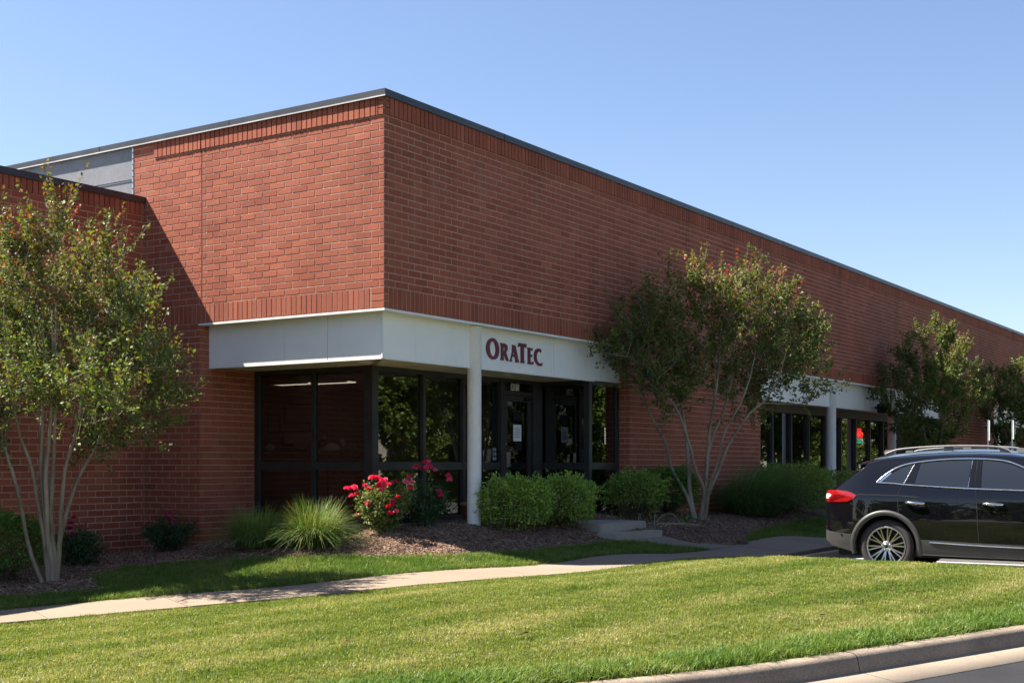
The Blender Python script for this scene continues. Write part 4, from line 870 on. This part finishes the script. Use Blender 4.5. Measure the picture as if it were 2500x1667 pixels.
def rose(name, label, x, y, r, h, seed, nl, flowers, pal, fcol, group='rose bushes'):
    rng = np.random.default_rng(seed); root = thing(name, label, 'rose bush', G(x, y), 0, group); st = MB(); lv = MB(); tips = []
    for k in range(46):
        a = rng.uniform(0, 6.283); q = rng.uniform(.1, 1)**.7; e = np.array((math.cos(a)*r*q, math.sin(a)*r*q, h*rng.uniform(.45, 1.0)*(1.08-.35*q)))
        b = np.array((rng.normal(0, .05), rng.normal(0, .05), 0)); f = np.linspace(0, 1, 7)[:, None]; Q = b+(e-b)*np.c_[f**1.3, f**1.3, f] + rng.normal(0, .012, (7, 3))*f
        st.tube(Q, np.linspace(.007, .0025, 7), 4, col=np.array((.10, .10, .04)) if rng.uniform() < .7 else np.array((.20, .15, .09))); tips.append(e)
        m = nl//46; ff = rng.uniform(.22, 1.0, m); pos = np.stack([np.interp(ff, np.linspace(0, 1, 7), Q[:, j]) for j in range(3)], 1)+rng.normal(0, .045, (m, 3)); pos[:, 2] = np.maximum(pos[:, 2], .05)
        leaf_arrays(lv, pos, rng.normal(size=(m, 3))+np.array((0, 0, .3)), .052*rng.uniform(.6, 1.2, m), .33, rng, pal[rng.integers(len(pal), size=m)]*rng.uniform(.7, 1.3, (m, 1)))
    st.build('stems', M['twig'], root); lv.build('foliage', M['leaf'], root)
    for (lat, hz, n) in flowers:
        for j in range(n):
            d = rng.normal(0, .045, 3)*(1 if n > 1 else 0); p = RGT*lat + FWD*(-.75*math.sqrt(max(0, r*r-lat*lat))*.8) + np.array((0, 0, hz)) + d
            mb = MB(); fc = np.array(fcol[rng.integers(len(fcol))])
            m = 26; th = rng.uniform(0, 6.283, m); lay = np.linspace(.05, 1, m); A = np.c_[np.cos(th)*lay, np.sin(th)*lay, 1.05-lay*.75]
            tilt = -FWD*.5+rng.normal(0, .3, 3); A = A+tilt*.5
            leaf_arrays(mb, np.zeros((m, 3))+A*.004, A, np.full(m, .050)*rng.uniform(.8, 1.15, m), .5, rng, fc*rng.uniform(.75, 1.2, (m, 1)), .6)
            mb.build('flower', M['petal'], root, False, tuple(p))
    return root
RS = np.array([(.11, .16, .045), (.15, .20, .065), (.085, .125, .042), (.21, .23, .09)]); RSD = np.array([(.055, .10, .045), (.07, .125, .055), (.045, .085, .038)])
HOT = [(.80, .03, .18), (.84, .06, .26), (.76, .02, .08), (.86, .16, .34)]; PINK = [(.45, .03, .18), (.50, .05, .22), (.42, .02, .08)]
rose('rose_bush', 'sunlit rose bush with red blooms in front of the corner post', .85, .70, .54, .88, 81, 6600, [(-.46, .64, 7), (-.12, .84, 7), (.05, .74, 8), (-.02, .78, 3), (-.16, .62, 3), (.16, .46, 4), (.12, .36, 3), (.36, .82, 2), (.42, .74, 2), (-.38, .28, 1), (-.2, .45, 1)], RS, HOT)
rose('rose_bush', 'darker rose bush with red blooms left of the white column', 2.0, .78, .42, .78, 82, 4800, [(-.02, .92, 7), (.05, .86, 5), (-.1, .9, 2), (.40, .74, 2), (.36, .78, 1), (-.48, .66, 2), (.24, .48, 2)], RSD*1.25, HOT)
rose('rose_bush', 'low dark rose bush beside the left crape myrtle stems', -2.35, 3.75, .46, .62, 83, 3600, [(.02, .62, 1), (.07, .70, 1), (.0, .55, 1), (.05, .47, 1)], RSD, PINK)
rose('rose_bush', 'low dark rose bush at the inner corner of the brick walls', -.55, 3.85, .42, .62, 84, 3400, [(.08, .60, 1), (.12, .50, 2)], RSD, PINK)

# small things in the bed and on the lawn
pt = thing('planter_pot', 'terracotta planter standing behind the white column', 'pot', (3.02, .62, FL-.0))
MB().lathe([(0, 0), (.12, 0), (.165, .26), (.19, .26), (.19, .32), (.165, .32), (.15, .27), (0, .27)], 28).build('pot', M['terra'], pt, True)
wb = thing('white_bag', 'crumpled white paper bag standing by the entrance glass', 'bag', (5.98, .36, FL))
rb = np.random.default_rng(4); V = []
for z in np.linspace(0, .60, 7):
    for a in np.linspace(0, 2*np.pi, 12, endpoint=False): V.append((.13*np.sign(math.cos(a))*abs(math.cos(a))**.4+rb.normal(0, .006), .09*np.sign(math.sin(a))*abs(math.sin(a))**.4+rb.normal(0, .006), z+.02*math.sin(3*a)*(z > .55)))
F = [(i*12+j, i*12+(j+1) % 12, (i+1)*12+(j+1) % 12, (i+1)*12+j) for i in range(6) for j in range(12)]
link('bag_body', np_mesh('bag_body', V, [F], M['paper']), wb)
tu = thing('wilted_bulb_leaves', 'bright green bulb leaves flopped over in the mulch', 'plant', G(6.85, -1.42))
rng = np.random.default_rng(9)
for k in range(7):
    mb = MB(); a = rng.uniform(0, 6.3); f = np.linspace(0, 1, 8); L = rng.uniform(.2, .36); hor = L*.55*f**1.4; z = L*(1.5*f-1.15*f**2.2)
    P = np.c_[np.cos(a)*hor, np.sin(a)*hor, np.maximum(z, .01)]; sd = np.array((-math.sin(a), math.cos(a), .2)); w = (.026*np.sin(np.clip(f*.9+.12, 0, 1)*np.pi)**.8)[:, None]
    mb.add(np.concatenate([P-sd*w, P+sd*w]), [(i, i+1, 9+i, 8+i) for i in range(7)], np.array((.10, .22, .06))*rng.uniform(.8, 1.3)); mb.build('leaf', M['leaf'], tu)
dr_ = thing('dead_stalks', 'pale dried stalks lying in the mulch beside the steps', 'plant', G(6.05, -1.2))
for k in range(16):
    mb = MB(); a = rng.uniform(-1.3, 1.0); L = rng.uniform(.25, .6); f = np.linspace(0, 1, 7)[:, None]; hh = .22 if k < 3 else .05
    P = np.c_[math.cos(a)*L*f, math.sin(a)*L*f-.1*f, .015+hh*np.sin(f*3.1)]+rng.normal(0, .008, (7, 3)) + np.array((rng.normal(0, .12), rng.normal(0, .12), 0)); P[:, 2] = np.maximum(P[:, 2], .012)
    mb.tube(P, .006 if k < 3 else .0035, 4, col=np.array((.42, .34, .22))*rng.uniform(.7, 1.2)); mb.build('stalk', M['twig'], dr_)
gnome = thing('irrigation_box', 'small brown valve box beside the sidewalk and walkway', 'valve box', G(6.35, -2.72)); MB().lathe([(0, .075), (.085, .075), (.095, .06), (.10, -.05)], 18).build('lid', plain('brown_plastic', (.09, .05, .035), .7), gnome)
for i, (x, y, lb) in enumerate(((-4.6,-6.3,'curled dry leaf lying low on the lawn'), (-5.6,-6.0,'dark dry leaf on the lawn at the bottom edge'), (-2.2,-6.7,'pale dry leaf in the middle of the lawn'), (-1.2,-7.6,'dark twig-like dry leaf on the lawn before the car'), (-6.6,-5.0,'small brown dry leaf on the left lawn'), (-3.2,-7.6,'light brown dry leaf near the kerb'), (.6,-5.2,'crumbled dry leaves near the lawn crest'))):
    t = thing('dry_leaf', lb, 'leaf', G(x, y, .045), rng.uniform(0, 6), 'dry leaves on the lawn'); mb = MB()
    V = [(-.03, 0, 0), (-.012, .018, .012), (.02, .014, .014), (.036, 0, .004), (.02, -.015, .015), (-.012, -.018, .012), (0, 0, .002)]; mb.add(V, [(6, i_, (i_+1) % 6) for i_ in range(6)], np.array((.14, .085, .05))*rng.uniform(.4, 1.5)); mb.build('blade', M['twig'], t)

# ------------------------------------------------------------------ parked cars
def car_paint(name, c, met=0):
    m, t, p = nodes(name); p.inputs['Base Color'].default_value = (*c, 1); p.inputs['Metallic'].default_value = met; p.inputs['Roughness'].default_value = .35; p.inputs['Specular IOR Level'].default_value = 0
    p.inputs['Coat Weight'].default_value = 1; p.inputs['Coat Roughness'].default_value = .02
    f = noise_fac(t, 4, 5); d = noise_fac(t, 60, 3); mm = N(t, 'ShaderNodeMath', operation='MULTIPLY'); t.links.new(f, mm.inputs[0]); t.links.new(d, mm.inputs[1])
    mr = N(t, 'ShaderNodeMapRange'); mr.inputs[1].default_value = .2; mr.inputs[2].default_value = .42; mr.inputs[3].default_value = .008; mr.inputs[4].default_value = .035
    t.links.new(mm.outputs[0], mr.inputs[0]); t.links.new(mr.outputs[0], p.inputs['Coat Roughness']); return m
M['car_glass'] = None
def carglass():
    m, t, p = nodes('privacy_glass'); p.inputs['Base Color'].default_value = (.012, .014, .017, 1); p.inputs['Roughness'].default_value = .03; p.inputs['Specular IOR Level'].default_value = .6; p.inputs['Coat Weight'].default_value = .6; p.inputs['Coat Roughness'].default_value = .02; return m
M['car_glass'] = carglass()
M['chrome'] = plain('chrome_trim', (.72, .73, .75), .12, .03, 5, metal=1)
M['rubber'] = plain('tyre_rubber', (.028, .026, .025), .85, .2, 6, fine=50)
M['clad'] = plain('grey_cladding', (.040, .039, .038), .5, .12, 4)
M['rim'] = plain('alloy_rim', (.50, .49, .47), .28, .08, 8, metal=1)
M['seam'] = plain('gap_and_shade_black', (.004, .004, .004), .9, .0, 4)  # black for real gaps and wells, also for the painted crease shade
def lamp_mat(name, c, e):
    m, t, p = nodes(name); p.inputs['Base Color'].default_value = (*c, 1); p.inputs['Roughness'].default_value = .12; p.inputs['Coat Weight'].default_value = 1; p.inputs['Coat Roughness'].default_value = .02; p.inputs['Subsurface Weight'].default_value = 0
    return m
M['tail'] = lamp_mat('red_tail_lens', (.24, .005, .005), 0); M['taildark'] = lamp_mat('dark_red_lens', (.10, .002, .003), 0); M['tailw'] = lamp_mat('clear_lens', (.75, .70, .68), 0)

ROOF = np.array([(-.98,.66),(-.965,.88),(-.94,1.02),(-.89,1.10),(-.79,1.165),(-.68,1.225),(-.55,1.315),(-.43,1.405),(-.36,1.465),(-.30,1.53),(-.1,1.585),(.25,1.625),(.7,1.65),(1.15,1.655),(1.55,1.635),(1.9,1.58),(2.2,1.46),(2.5,1.30),(2.75,1.17),(3.1,1.10),(3.45,1.02),(3.68,.90),(3.78,.62)])
LOW = np.array([(-.98,.56),(-.93,.44),(-.78,.34),(-.5,.28),(0,.26),(2.9,.24),(3.4,.24),(3.65,.30),(3.78,.46)])
INSET = np.array([(.2,.075),(.30,.035),(.42,.012),(.55,.004),(.72,.0),(.90,.008),(1.02,.016),(1.07,.026),(1.14,.046),(1.19,.066),(1.30,.108),(1.42,.165),(1.50,.21),(1.56,.25),(1.62,.31)])
def halfw(x):
    t = np.clip((np.asarray(x, float)+.98)/.75, 0, 1); w = .945*(1-.20*(1-t)**2.2)
    e = np.clip((np.asarray(x)+.98)/.16, 0, 1); w = w*(1-(1-e)**2.6)**(1/2.6)
    t = np.clip((3.78-np.asarray(x))/1.0, 0, 1); w = w*(1-.24*(1-t)**2.2); e = np.clip((3.78-np.asarray(x))/.2, 0, 1); return w*(1-(1-e)**2.6)**(1/2.6)
def insz(z): return np.interp(z, INSET[:, 0], INSET[:, 1])
def surf(x, z):
    sc = np.clip(halfw(x)/.945, 0, 1); return halfw(x)-insz(z)*np.maximum(sc, .3)
def car_patch(mb, poly, off, side, step=.05, thick=0):
    P, F = tri_poly(poly, step, .0); y = (surf(P[:, 0], P[:, 1])+off)*side
    V = np.c_[P[:, 0], y, P[:, 1]]; mb.add(V, F if side < 0 else F[:, ::-1]); return mb
def car_ribbon(mb, line, w, off, side, n=6):
    L = np.array(line, float); ys = (surf(L[:, 0], L[:, 1])+off)*side; P = np.c_[L[:, 0], ys, L[:, 1]]; mb.tube(P, w, n); return mb
def make_suv(name, label, loc, paint, rails, zs=1.0):
    root = thing(name, label, 'car', loc, -math.pi/2, 'cars parked in the stalls'); root.scale = (1, 1, zs)
    # body shell
    xs = np.unique(np.r_[np.linspace(-.98, -.80, 10), np.linspace(-.80, 3.4, 110), np.linspace(3.4, 3.78, 14)]); ns = 34; nr = 12
    rows = []
    for x in xs:
        zt = float(np.interp(x, ROOF[:, 0], ROOF[:, 1])); zl = float(np.interp(x, LOW[:, 0], LOW[:, 1])); zr = min(1.545, zt-.035-.02*(zt > 1.3)); zr = max(zr, zl+.05)
        z = np.linspace(zl, zr, ns); y = surf(np.full(ns, x), z)
        th = np.linspace(0, np.pi/2, nr+1)[1:]; yr = y[-1]*np.cos(th)**.75; yr[-1] = 0; z2 = zr+(zt-zr)*np.sin(th)**.8
        rows.append(np.c_[np.r_[y, yr], np.r_[z, z2]])
    R = np.array(rows); k = R.shape[1]
    for side in (-1, 1):
        V = np.stack([np.repeat(xs[:, None], k, 1), R[:, :, 0]*side, R[:, :, 1]], -1); idx = np.arange(len(xs)*k).reshape(len(xs), k)
        F = np.stack([idx[:-1, :-1], idx[1:, :-1], idx[1:, 1:], idx[:-1, 1:]], -1).reshape(-1, 4); Vf = V.reshape(-1, 3)
        cc = Vf[F].mean(1); keep = np.ones(len(F), bool)
        for wx in (0, 2.85): keep &= ~(((cc[:, 0]-wx)**2+(cc[:, 2]-.36)**2 < .435**2) & (np.abs(cc[:, 1]) > .4) & (cc[:, 2] < 1))
        F = F[keep]; link('body_side', np_mesh('body_side', Vf, [F if side < 0 else F[:, ::-1]], paint, None, True), root)
    # glass
    wins = {'quarter_window': [(-.06,1.248),(.05,1.345),(.17,1.425),(.29,1.470),(.345,1.478),(.235,1.222)], 'rear_door_window': [(.43,1.492),(.38,1.216),(1.075,1.176),(1.10,1.530),(.75,1.522)], 'front_door_window': [(1.255,1.165),(1.235,1.530),(1.45,1.512),(1.62,1.470),(1.80,1.395),(2.0,1.275),(2.12,1.185),(2.14,1.155)]}
    for side in (-1, 1):
        for nm, pl in wins.items(): link(nm, car_patch(MB(), pl, .006, side).mesh(nm, M['car_glass'], True), root)
        for pl in ([(.24,1.215),(.355,1.480),(.42,1.490),(.37,1.210)], [(1.085,1.172),(1.11,1.530),(1.225,1.530),(1.245,1.165)]): link('pillar_trim', car_patch(MB(), pl, .004, side).mesh('pillar_trim', M['gloss_black'], True), root)
        up = smooth_line([(-.14,1.232),(-.02,1.345),(.14,1.445),(.36,1.503),(.75,1.545),(1.16,1.552),(1.48,1.530),(1.66,1.480),(1.85,1.392),(2.06,1.262),(2.18,1.165)], .05)
        lo = smooth_line([(-.14,1.230),(.1,1.220),(.24,1.205),(.7,1.180),(1.18,1.158),(1.7,1.145),(2.2,1.142)], .06)
        ch = MB(); car_ribbon(ch, up, .013, .006, side); car_ribbon(ch, lo, .011, .006, side); tr = ch.build('window_trim', M['chrome'], root, True)
        link('corner_trim', car_patch(MB(), [(-.135,1.232),(-.05,1.315),(.03,1.385),(.05,1.355),(-.03,1.280),(-.075,1.243)], .008, side, .03).mesh('corner_trim', M['chrome'], True), tr)
        car_ribbon(MB(), [(.345,1.478),(.235,1.215)], .007, .007, side).build('window_trim', M['chrome'], root, True)
        car_ribbon(MB(), [(1.085,1.172),(1.105,1.530)], .005, .007, side).build('window_trim', M['chrome'], root, True)
        sm = MB(); 
        for ln in ([(.225,1.205),(.19,1.14),(.175,1.05),(.172,.95),(.185,.80)], [(1.165,1.555),(1.178,1.155),(1.20,1.06),(1.215,.80),(1.232,.50),(1.245,.29)], [(2.25,1.14),(2.28,.9),(2.30,.6),(2.31,.30)], [(-.50,.95),(-.38,.86),(-.30,.78)], [(.47,.47),(.50,.36),(.51,.28)]):
            car_ribbon(sm, smooth_line(ln, .05), .0045, .0005, side, 4)
        sm.build('door_gap', M['seam'], root)
        # crease shade painted on as near-black strips
        for pl in ([(-.40,1.072),(-.1,1.068),(.2,1.062),(.37,1.052),(.50,1.030),(.36,1.036),(.2,1.048),(-.1,1.054),(-.40,1.058)], [(1.05,1.012),(1.3,1.014),(1.8,1.008),(2.3,.998),(2.3,.988),(1.8,.996),(1.3,1.006)]): link('crease_shade_strip', car_patch(MB(), pl, .002, side, .04).mesh('crease_shade_strip', M['seam'], True), root)
        for hx in (.40, 1.41):
            yy = float(surf(hx, .96))*side; h_ = MB().tube([(hx-.125, yy+.012*side, .965), (hx-.11, yy+.034*side, .965), (hx, yy+.042*side, .962), (hx+.11, yy+.034*side, .957), (hx+.125, yy+.012*side, .957)], [.014, .017, .018, .017, .014], 10).build('door_handle', M['chrome'], root, True)
            link('handle_recess', car_patch(MB(), [(hx-.07,.955),(hx-.05,.99),(hx,1.002),(hx+.05,.99),(hx+.07,.955),(hx+.03,.925),(hx-.03,.925)], .002, side, .03).mesh('handle_recess', M['seam'], True), h_)
        # cladding: arches, sills, rear bumper
        for wx, nm in ((0, 'wheel_arch'), (2.85, 'wheel_arch')):
            a = np.linspace(rad(-14), rad(194), 40); inn, out = .425, .492
            pts = []
            for r_, o_ in ((inn, -.03), (inn, .012), (inn+.035, .018), (out, .014), (out+.002, -.004)):
                X = wx+r_*np.cos(a); Z = .36+r_*np.sin(a); pts.append(np.c_[X, (surf(X, Z)+o_)*side, Z])
            V = np.concatenate(pts); n = len(a); F = [(q*n+i, q*n+i+1, (q+1)*n+i+1, (q+1)*n+i) for q in range(4) for i in range(n-1)]
            link(nm, np_mesh(nm, V, [np.array(F) if side > 0 else np.array(F)[:, ::-1]], M['clad'], None, True), root)
            # dark wheel well
            V = np.concatenate([np.c_[wx+.43*np.cos(a), np.full(n, yv*side), .36+.43*np.sin(a)] for yv in (.93, .45)]+[[(wx, .45*side, .36)]]); F3 = [(n+i, n+i+1, 2*n) for i in range(n-1)]; F4 = [(i, i+1, n+i+1, n+i) for i in range(n-1)]
            link('wheel_well', np_mesh('wheel_well', V, [np.array(F4), np.array(F3)], M['seam']), root)
        sill = link('sill_cladding', car_patch(MB(), [(.455,.47),(.44,.40),(.47,.275),(1.3,.258),(2.36,.255),(2.40,.40),(2.38,.43),(1.3,.445)], .012, side).mesh('sill_cladding', M['clad'], True), root)
        ml = car_ribbon(MB(), smooth_line([(.60,.437),(.9,.425),(1.3,.412),(1.8,.402),(2.3,.395)], .08), .009, .016, side).build('sill_moulding', M['chrome'], root, True)
        link('bumper_cladding', car_patch(MB(), [(-.955,.60),(-.93,.575),(-.80,.545),(-.60,.525),(-.455,.515),(-.42,.40),(-.42,.30),(-.5,.285),(-.78,.345),(-.92,.45),(-.962,.54)], .010, side, .04).mesh('bumper_cladding', M['clad'], True), root)
        # tail lamp
        tl_ = link('tail_lamp', car_patch(MB(), [(-.925,1.085),(-.86,1.118),(-.70,1.122),(-.55,1.108),(-.47,1.085),(-.405,1.052),(-.45,1.005),(-.54,.962),(-.70,.955),(-.90,.955),(-.945,.97)], .010, side, .03).mesh('tail_lamp', M['tail'], True), root)
        link('reverse_lens', car_patch(MB(), [(-.91,1.065),(-.82,1.07),(-.795,1.05),(-.83,1.005),(-.92,.998)], .016, side, .02).mesh('reverse_lens', M['tailw'], True), tl_)
        link('dark_lens', car_patch(MB(), [(-.74,1.06),(-.60,1.05),(-.56,1.03),(-.66,1.012),(-.78,.965),(-.84,.966)], .0135, side, .025).mesh('dark_lens', M['taildark'], True), tl_)
        link('reflector', car_patch(MB(), [(-.96,.64),(-.93,.635),(-.85,.60),(-.93,.602)], .014, side, .02).mesh('reflector', M['tail'], True), root)
        link('parking_sensor', MB().lathe([(0, .0), (.012, .0), (.014, -.004)], 12, 'x', (-.62, (float(surf(-.62, .50))+.013)*side, .50)).mesh('parking_sensor', M['black']), root)
    # tailgate glass and spoiler
    P = []
    for x, z in ((-.76,1.19),(-.62,1.275),(-.50,1.36),(-.38,1.46)):
        for q in np.linspace(-.6, .6, 9): P.append((x-.012, q*(1-.12*(x+.8)), z+.012-.03*q*q))
    link('rear_window', np_mesh('rear_window', P, [[(i*9+j, i*9+j+1, (i+1)*9+j+1, (i+1)*9+j) for i in range(3) for j in range(8)]], M['car_glass'], None, True), root)
    V = []; prof = [(-.05,1.598),(-.22,1.572),(-.40,1.548),(-.475,1.533),(-.49,1.52),(-.47,1.505),(-.36,1.485),(-.2,1.50)]
    qs = np.linspace(-1, 1, 21)
    for q in qs:
        e = abs(q)**3.5
        for x, z in prof: V.append((x+.06*e*(x < -.2), q*.70, z-.050*q*q-.015*e))
    n = len(prof); link('roof_spoiler', np_mesh('roof_spoiler', V, [[(i*n+j, (i+1)*n+j, (i+1)*n+(j+1) % n, i*n+(j+1) % n) for i in range(20) for j in range(n)]], paint, None, True), root)
    for wip in (0,): MB().tube([(-.86, .25, 1.19), (-.80, .1, 1.235), (-.78, -.15, 1.25)], [.014, .01, .006], 6).build('rear_wiper', M['black'], root, True)
    # underbody
    MB().box(-.7, 3.5, -.80, .80, .22, .42).build('underbody', M['seam'], root)
    MB().tube([(-.35, -.25, .27), (.9, -.3, .26)], .05, 8).build('exhaust', M['clad'], root, True)
    # mirrors
    for side in (-1, 1): MB().tube([(2.0, .86*side, 1.17), (2.02, 1.0*side, 1.20), (2.04, 1.10*side, 1.20)], [.03, .075, .06], 10).build('door_mirror', paint, root, True)
    # wheels
    for wx in (0, 2.85):
        for side in (-1, 1):
            w = link('wheel', None, root, (wx, .905*side, .362)); 
            prof = [(.262,-.235),(.30,-.245),(.345,-.24),(.362,-.22),(.365,-.12),(.362,-.03),(.348,-.006),(.325,.004),(.295,.004),(.272,-.004),(.262,-.016)]
            prof = [(r_, v*side) for r_, v in prof]; MB().lathe(prof, 56, 'x').build('tyre', M['rubber'], w, True)
            tread = MB()
            for i in range(72):
                a = i*2*np.pi/72; c_, s_ = math.cos(a), math.sin(a)
                for (v0, v1) in ((-.075, -.012), (-.225, -.16)):
                    da = .03; V = []
                    for r_ in (.360, .3685):
                        for (aa, vv) in ((a, v0), (a+da, v0), (a+da, v1), (a, v1)): V.append((r_*math.cos(aa), vv*side, r_*math.sin(aa)))
                    tread.add(V, [(0,1,2,3),(4,7,6,5),(0,4,5,1),(1,5,6,2),(2,6,7,3),(3,7,4,0)])
            o = tread.build('tread', M['rubber'], w); o['kind'] = 'stuff'
            rim = MB().lathe([(.262,-.20*side),(.245,-.10*side),(.248,-.02*side),(.268,-.004*side),(.272,.004*side),(.262,.008*side),(.250,.0),(.246,-.02*side)], 56, 'x').build('rim', M['rim'], w, True)
            MB().lathe([(.0,-.11*side),(.24,-.11*side)], 32, 'x').build('brake_disc', M['black'], w)
            MB().lathe([(.0,-.006*side),(.03,-.006*side),(.036,-.012*side),(.062,-.022*side),(.08,-.04*side),(.082,-.10*side)], 32, 'x').build('hub', M['rim'], w, True)
            MB().lathe([(.0,-.003*side),(.028,-.004*side),(.030,-.010*side)], 20, 'x').build('hub_cap', M['black'], w, True)
            for i in range(10):
                a = i*2*np.pi/10+.12; sp = MB()
                for da in (-.105, .105):
                    P = [(math.cos(a+da*q)*r_, v*side, math.sin(a+da*q)*r_) for r_, v, q in ((.06,-.030,.55),(.13,-.018,.8),(.2,-.010,1.0),(.256,-.006,1.12))]; P = np.array(P)
                    for q in range(3):
                        A_, B_ = P[q], P[q+1]; t_ = np.array((-(B_-A_)[2], 0, (B_-A_)[0])); t_ /= np.linalg.norm(t_); wd = .0085
                        V = [A_-t_*wd, A_+t_*wd, B_+t_*wd, B_-t_*wd]; dn = np.array((0, -.03*side, 0)); V2 = [v+dn for v in V]; sp.add(V+V2, [(0,1,2,3),(1,0,4,5),(3,2,6,7),(2,1,5,6),(0,3,7,4)])
                sp.build('spoke', M['rim'], w)
            for i in range(5):
                a = i*2*np.pi/5+.5; MB().lathe([(0,-.004*side),(.011,-.006*side),(.012,-.03*side)], 10, 'x', (.057*math.cos(a), 0, .057*math.sin(a))).build('lug_nut', M['chrome'], w, True)
    if rails:
        for side in (-1, 1):
            L = smooth_line([(-.25,1.575),(-.12,1.625),(.05,1.655),(.6,1.688),(1.2,1.69),(1.55,1.665),(1.68,1.61)], .06)
            rl = MB().tube(np.c_[L[:, 0], np.full(len(L), .60*side), L[:, 1]], .017, 8).build('roof_rail', M['gutter_rail'], root, True)
            for fx, fz in ((-.2,1.57),(.75,1.62),(1.6,1.6)): MB().bevbox(fx-.07, fx+.07, .575*side-.02, .575*side+.03, fz-.02, fz+.07, .01).build('rail_foot', M['gutter_rail'], rl)
    return root
M['gutter_rail'] = plain('silver_roof_rail', (.15, .14, .135), .45, .06, 4)
make_suv('parked_suv', 'glossy black suv with red tail lamp and chrome window trim, nearest the lawn', (4.115, -6.177, .128), car_paint('black_paint', (.0035, .0036, .0050)), False)
make_suv('parked_suv', 'grey blue suv with silver roof rails parked behind the black one', (7.15, -5.38, .128), car_paint('grey_blue_paint', (.10, .135, .17), .3), True, 1.045)

# parking signs at the stall heads
M['plate'] = plain('weathered_plate', (.46, .50, .49), .6, .08, 7)
M['signgreen'] = plain('faded_green_print', (.16, .42, .34), .6, .1, 9)
for x, zt, lb in ((15.71, 2.59, 'narrow white and green parking sign nearer the tree'), (18.07, 2.66, 'narrow white and green parking sign near the right edge')):
    t = thing('parking_sign', lb, 'sign', (x, -4.6, .15), .35, 'parking signs'); h_ = zt-.15
    MB().bevbox(-.025, .025, 0, .03, 0, h_+.02, .004).build('post', M['steel'], t)
    MB().bevbox(-.15, .15, -.006, -.001, h_-.45, h_, .002).build('plate', M['plate'], t); MB().box(-.12, .12, -.009, -.0065, h_-.36, h_-.22).build('symbol', M['signgreen'], t)
    for z in (h_-.41, h_-.04): MB().box(-.012, .012, -.011, -.0065, z-.012, z+.012).build('bolt', M['black'], t)
# lit window sign in the second bay
def emit(name, c, e):
    m, t, p = nodes(name); p.inputs['Base Color'].default_value = (*c, 1); p.inputs['Emission Color'].default_value = (*c, 1); p.inputs['Emission Strength'].default_value = e; return m
ns_ = thing('neon_window_sign', 'lit red and teal window sign behind the second bay glass', 'sign', (23.25, .90, 2.40))
hts = [.10, .20, .14, .24, .20, .28, .22, .30, .24, .27, .18, .16]
for i, h_ in enumerate(hts): MB().bevbox(-.42+.07*i, -.42+.07*i+.062, -.01, .01, .0, h_, .004).build('red_stroke', emit('red_neon', (.9, .01, .03), 1.6) if i == 0 else bpy.data.materials['red_neon'], ns_)
MB().bevbox(-.42, .42, -.01, .01, -.075, -.02, .004).build('teal_bar', emit('teal_neon', (.02, .55, .42), .9), ns_)
for i, w_ in enumerate((0, .075, .15, .225, .37, .445, .52, .595)): MB().bevbox(-.36+w_, -.36+w_+.05, -.01, .01, -.16, -.10, .004).build('teal_stroke', bpy.data.materials['teal_neon'], ns_)
# wall flood lamp near the third column
wl_ = thing('wall_lamp', 'dark box flood lamp on the fascia above the cars', 'lamp', (22.6, INS, 3.25)); MB().bevbox(-.22, .22, -.42, -.12, -.16, .10, .02).build('housing', M['black'], wl_); MB().bevbox(-.03, .03, -.14, 0, -.03, .03, .006).build('bracket', M['black'], wl_)

# pale building across the lot, mirrored in the storefront
ob = thing('pale_building', 'long pale building across the parking lot mirrored in the glass', 'building', (45, -42, 0)); M['cream'] = plain('cream_wall', (.30, .285, .23), .8, .05, .5, fine=4)
MB().box(-35, 45, -8, 0, 0, 5.2).build('wall', M['cream'], ob); MB().box(-35.2, 45.2, -8.2, .2, 5.201, 5.5).build('coping', M['coping'], ob)
for i in range(13):
    w = MB().box(-32+6*i, -29+6*i, .002, .03, 1.0, 3.2).build('window', M['frame'], ob); link('pane', MB().box(-31.8+6*i, -29.2+6*i, .031, .036, 1.15, 3.05).mesh('pane', M['car_glass']), w)
